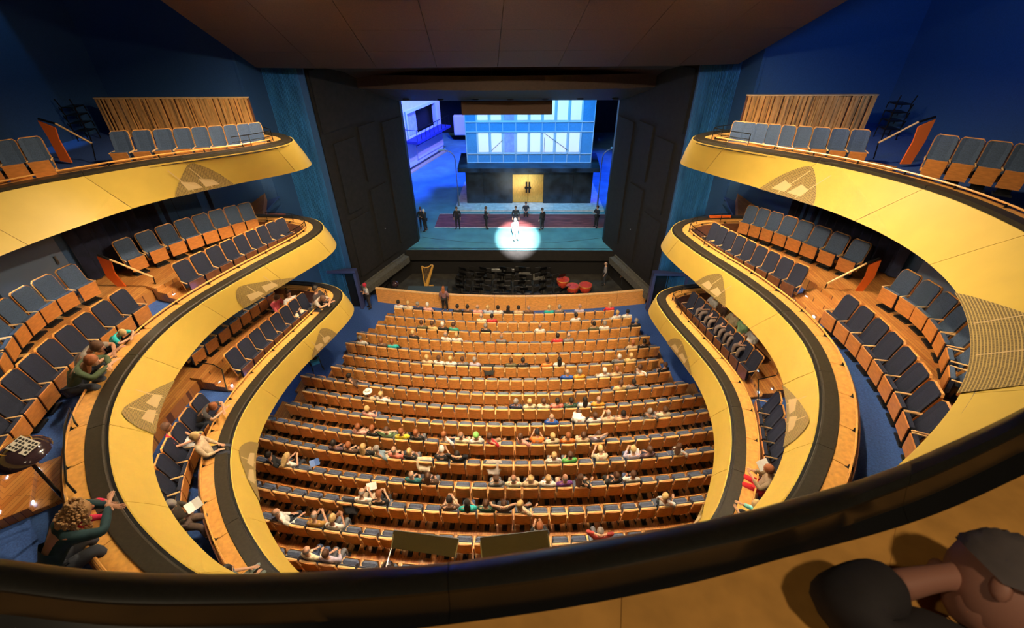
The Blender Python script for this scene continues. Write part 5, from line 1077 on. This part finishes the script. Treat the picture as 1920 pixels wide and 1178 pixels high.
for lab, q, rods in (('tilted dark grey board above the rear stalls, left one', [(738, 1000), (859.5, 1016), (853, 1046), (734, 1028)], [((734, 1028), (719, 1080)), ((853, 1046), (849, 1078))]), ('tilted dark grey board above the rear stalls, right one', [(900.6, 1014.5), (1027, 1000), (1031, 1032), (903.4, 1046.6)], [((1031, 1032), (1033, 1048))])):
    zs = (7.75, 7.75, 7.5, 7.5); pp = [bz(u, v, z_) for (u, v), z_ in zip(q, zs)]; nn = (pp[1]-pp[0]).cross(pp[3]-pp[0]).normalized(); nn = nn if nn.z > 0 else -nn; t = thing('tilted_board', lab, 'board', (0, 0, 0)); m = MB(); m.add(pp+[a-nn*.05 for a in pp], [(0, 1, 2, 3), (7, 6, 5, 4), (0, 4, 5, 1), (1, 5, 6, 2), (2, 6, 7, 3), (3, 7, 4, 0)], 0); m.build('board', 'panelgrey', t)
    m = MB(); up = (pp[0]-pp[3]).normalized()*.07; qq = [pp[0], pp[1], pp[1]+up, pp[0]+up]; m.add([a+nn*.03 for a in qq]+qq, [(0, 1, 2, 3), (7, 6, 5, 4), (0, 4, 5, 1), (1, 5, 6, 2), (2, 6, 7, 3), (3, 7, 4, 0)], 0); m.build('top_lip', 'panelgrey', t)
    m = MB(); m.tube([pp[0], pp[3]], .012, 0, 5); m.tube([pp[1], pp[2]], .012, 0, 5)
    for a, c in rods: m.tube([bz(*a, 7.5), bz(*c, 7.6)], .012, 0, 5)
    m.build('edge_rods', 'grey', t, 'stuff')

# ---------------------------------------------------------------- gallery parapet in the foreground
fg = thing('gallery_parapet', 'near parapet with wide black rim and oak shelf along the bottom', 'parapet', (0, 0, 0))
US = [-500, -100, 0, 210, 470, 650, 840, 1070, 1300, 1480, 1650, 1780, 1920, 2100, 2500]
EV = [960, 1040, 1050, 1075, 1080, 1073, 1060, 1025, 985, 940, 888, 832, 765, 660, 350]
CV = [1015, 1097, 1107, 1130, 1131, 1124, 1108, 1078, 1032, 990, 930, 878, 810, 715, 430]
WV = [1120, 1190, 1205, 1222, 1215, 1195, 1173, 1140, 1094, 1045, 1000, 955, 891, 800, 520]
zE, zC, zW = 14.50, 14.53, 14.44
def cr(pts, n):
    out = []
    for i in range(len(pts)-1):
        p0, p1, p2, p3 = pts[max(0, i-1)], pts[i], pts[i+1], pts[min(len(pts)-1, i+2)]
        for k in range(n): u = k/n; out.append(.5*((2*p1)+(-p0+p2)*u+(2*p0-5*p1+4*p2-p3)*u*u+(-p0+3*p1-3*p2+p3)*u**3))
    return out+[pts[-1]]
E_ = cr([bz(u, v, zE) for u, v in zip(US, EV)], 5); Cc = cr([bz(u, v, zC) for u, v in zip(US, CV)], 5); Wp = cr([bz(u, v, zW) for u, v in zip(US, WV)], 5)
n = len(E_)
def fsec(i):
    e, c, w_ = E_[i], Cc[i], Wp[i]; o = (e-c); o.z = 0; o.normalize()
    return e, c, w_, o
def seamed(name, prof, m_, seams, par=fg):
    cuts = [0]+[min(range(n), key=lambda i: abs(pj(Cc[i])[0]-u)) for u in seams]+[n-1]
    for a, c in zip(cuts, cuts[1:]):
        if c <= a: continue
        ss = [prof(i) for i in range(a, c+1)]; ss[0] = [p.lerp(q, .03) for p, q in zip(ss[0], ss[1])]
        mb = MB(); mb.profile(ss, 0, True, True); ob = mb.build(name, m_, par)
def p_cap(i):
    e, c, w_, o = fsec(i); return [e+o*.02-P3(0, 0, .06), e+o*.015-P3(0, 0, .015), e-P3(0, 0, 0), e.lerp(c, .3)+P3(0, 0, .012), e.lerp(c, .7)+P3(0, 0, .014), c, c-P3(0, 0, .008), c-o*.004-P3(0, 0, .08)]
def p_low(i):
    e, c, w_, o = fsec(i); c2 = c-P3(0, 0, .012); return [c2, c2.lerp(w_, .35)-P3(0, 0, .03), w_, w_-P3(0, 0, .06), c2-P3(0, 0, .1)]
def p_shelf(i):
    e, c, w_, o = fsec(i); w1 = w_+P3(0, 0, .003); return [w1, w1-o*.42, w1-o*.42-P3(0, 0, .04), w1-P3(0, 0, .04)]
seamed('cap_panel', p_cap, mat('rim_gloss', (.016, .015, .012), .33, noise=.15, nscale=60, spec=.5), [-200, 840, 1705])
seamed('cap_slope', p_low, mat('rim_gloss_low', (.010, .010, .010), .2, spec=.8), [-200, 840, 1705])
seamed('shelf_panel', p_shelf, 'wood_shelf', [330, 1155, 1690])
seamed('fascia', lambda i: [E_[i]+fsec(i)[3]*.0-P3(0, 0, .06), E_[i]+fsec(i)[3]*.06-P3(0, 0, 1.0), E_[i]-fsec(i)[3]*.0-P3(0, 0, 1.0), E_[i]-fsec(i)[3]*.06-P3(0, 0, .06)], 'fascia', [])
m = MB(); m.box((.8, -1.4, 13.5), (9, 2.6, .1), 0); m.build('gallery_floor', 'carpet', fg)
# spectator leaning on the shelf at the lower right
def man():
    hd = CAM+ray(1870, 1100)*1.06; el = bz(1560, 1125, 14.53); wr = bz(1790, 1075, 14.56); sh = bz(1850, 1300, 14.40); sh2 = P3(2.42, .12, 14.40); el2 = bz(1720, 1420, 14.60); wr2 = bz(1760, 1400, 14.60)
    j = dict(pelvis=P3(2.4, -.75, 13.75), waist=P3(2.35, -.55, 13.9), chest=P3(2.28, -.12, 14.05), neck=P3(2.16, .22, 14.32), head=hd, shL=sh, elL=el, wrL=wr, shR=P3(2.5, .1, 14.12), elR=el2, wrR=wr2)
    pts = {k: (v, r) for (k, v), r in zip(j.items(), (.14, .14, .15, .06, .08, .06, .045, .03, .06, .05, .035))}; ed = [('pelvis', 'waist'), ('waist', 'chest'), ('chest', 'neck'), ('neck', 'head'), ('chest', 'shL'), ('shL', 'elL'), ('elL', 'wrL'), ('chest', 'shR'), ('shR', 'elR'), ('elR', 'wrR')]
    for s, t_ in ((-1, 'L'), (1, 'R')): hand_pts(pts, ed, j, t_, s)
    for s, t_ in ((-1, 'L'), (1, 'R')):
        pts['hip'+t_] = (j['pelvis']+P3(s*.1, 0, -.02), .11); pts['kn'+t_] = (P3(2.4+s*.12, -.35, 13.75), .07); pts['an'+t_] = (P3(2.4+s*.12, -.45, 13.62), .05); ed += [('pelvis', 'hip'+t_), ('hip'+t_, 'kn'+t_), ('kn'+t_, 'an'+t_)]
    body = skin_mesh('body', pts, ed, 'pelvis', 2); mb = MB(); cdir = (CAM-hd).normalized(); up = P3(.55, .75, .35); up = (up-cdir*up.dot(cdir)*.75).normalized(); fwd = cdir.cross(up).normalized(); xx = fwd.cross(up).normalized(); hrot = Matrix((xx, fwd, up)).transposed(); head_bits(mb, hd, fwd, 0, hrot); add_bits(body, mb)
    t = thing('person', 'large blurred spectator in dark grey sweater leaning on the near shelf', 'person', (0, 0, 0)); b = link('body', body, t); b.material_slots[0].link = 'OBJECT'; b.material_slots[0].material = mat('skin_shade', (.36, .16, .11), .6)
    pts = {'w0': (j['pelvis'], .17), 'waist': (j['waist'], .17), 'chest': (j['chest'], .18), 'nk': (j['chest'].lerp(j['neck'], .6), .085), 'sL': (j['shL'], .12), 'eL': (j['elL'], .105), 'qL': (j['elL'].lerp(j['wrL'], .55), .062), 'sR': (j['shR'], .09), 'eR': (j['elR'], .07), 'qR': (j['elR'].lerp(j['wrR'], .3), .055)}
    ed = [('w0', 'waist'), ('waist', 'chest'), ('chest', 'nk'), ('chest', 'sL'), ('sL', 'eL'), ('eL', 'qL'), ('chest', 'sR'), ('sR', 'eR'), ('eR', 'qR')]
    o = link('sweater', skin_mesh('sweater', pts, ed, 'w0', 2), t); o.material_slots[0].link = 'OBJECT'; o.material_slots[0].material = cloth((.025, .02, .022))
    o = link('hair', hair_mesh('short', hd, fwd, 'man', hrot), t); o.material_slots[0].link = 'OBJECT'; o.material_slots[0].material = cloth((.10, .08, .08))
man()
bpy.context.view_layer.update()
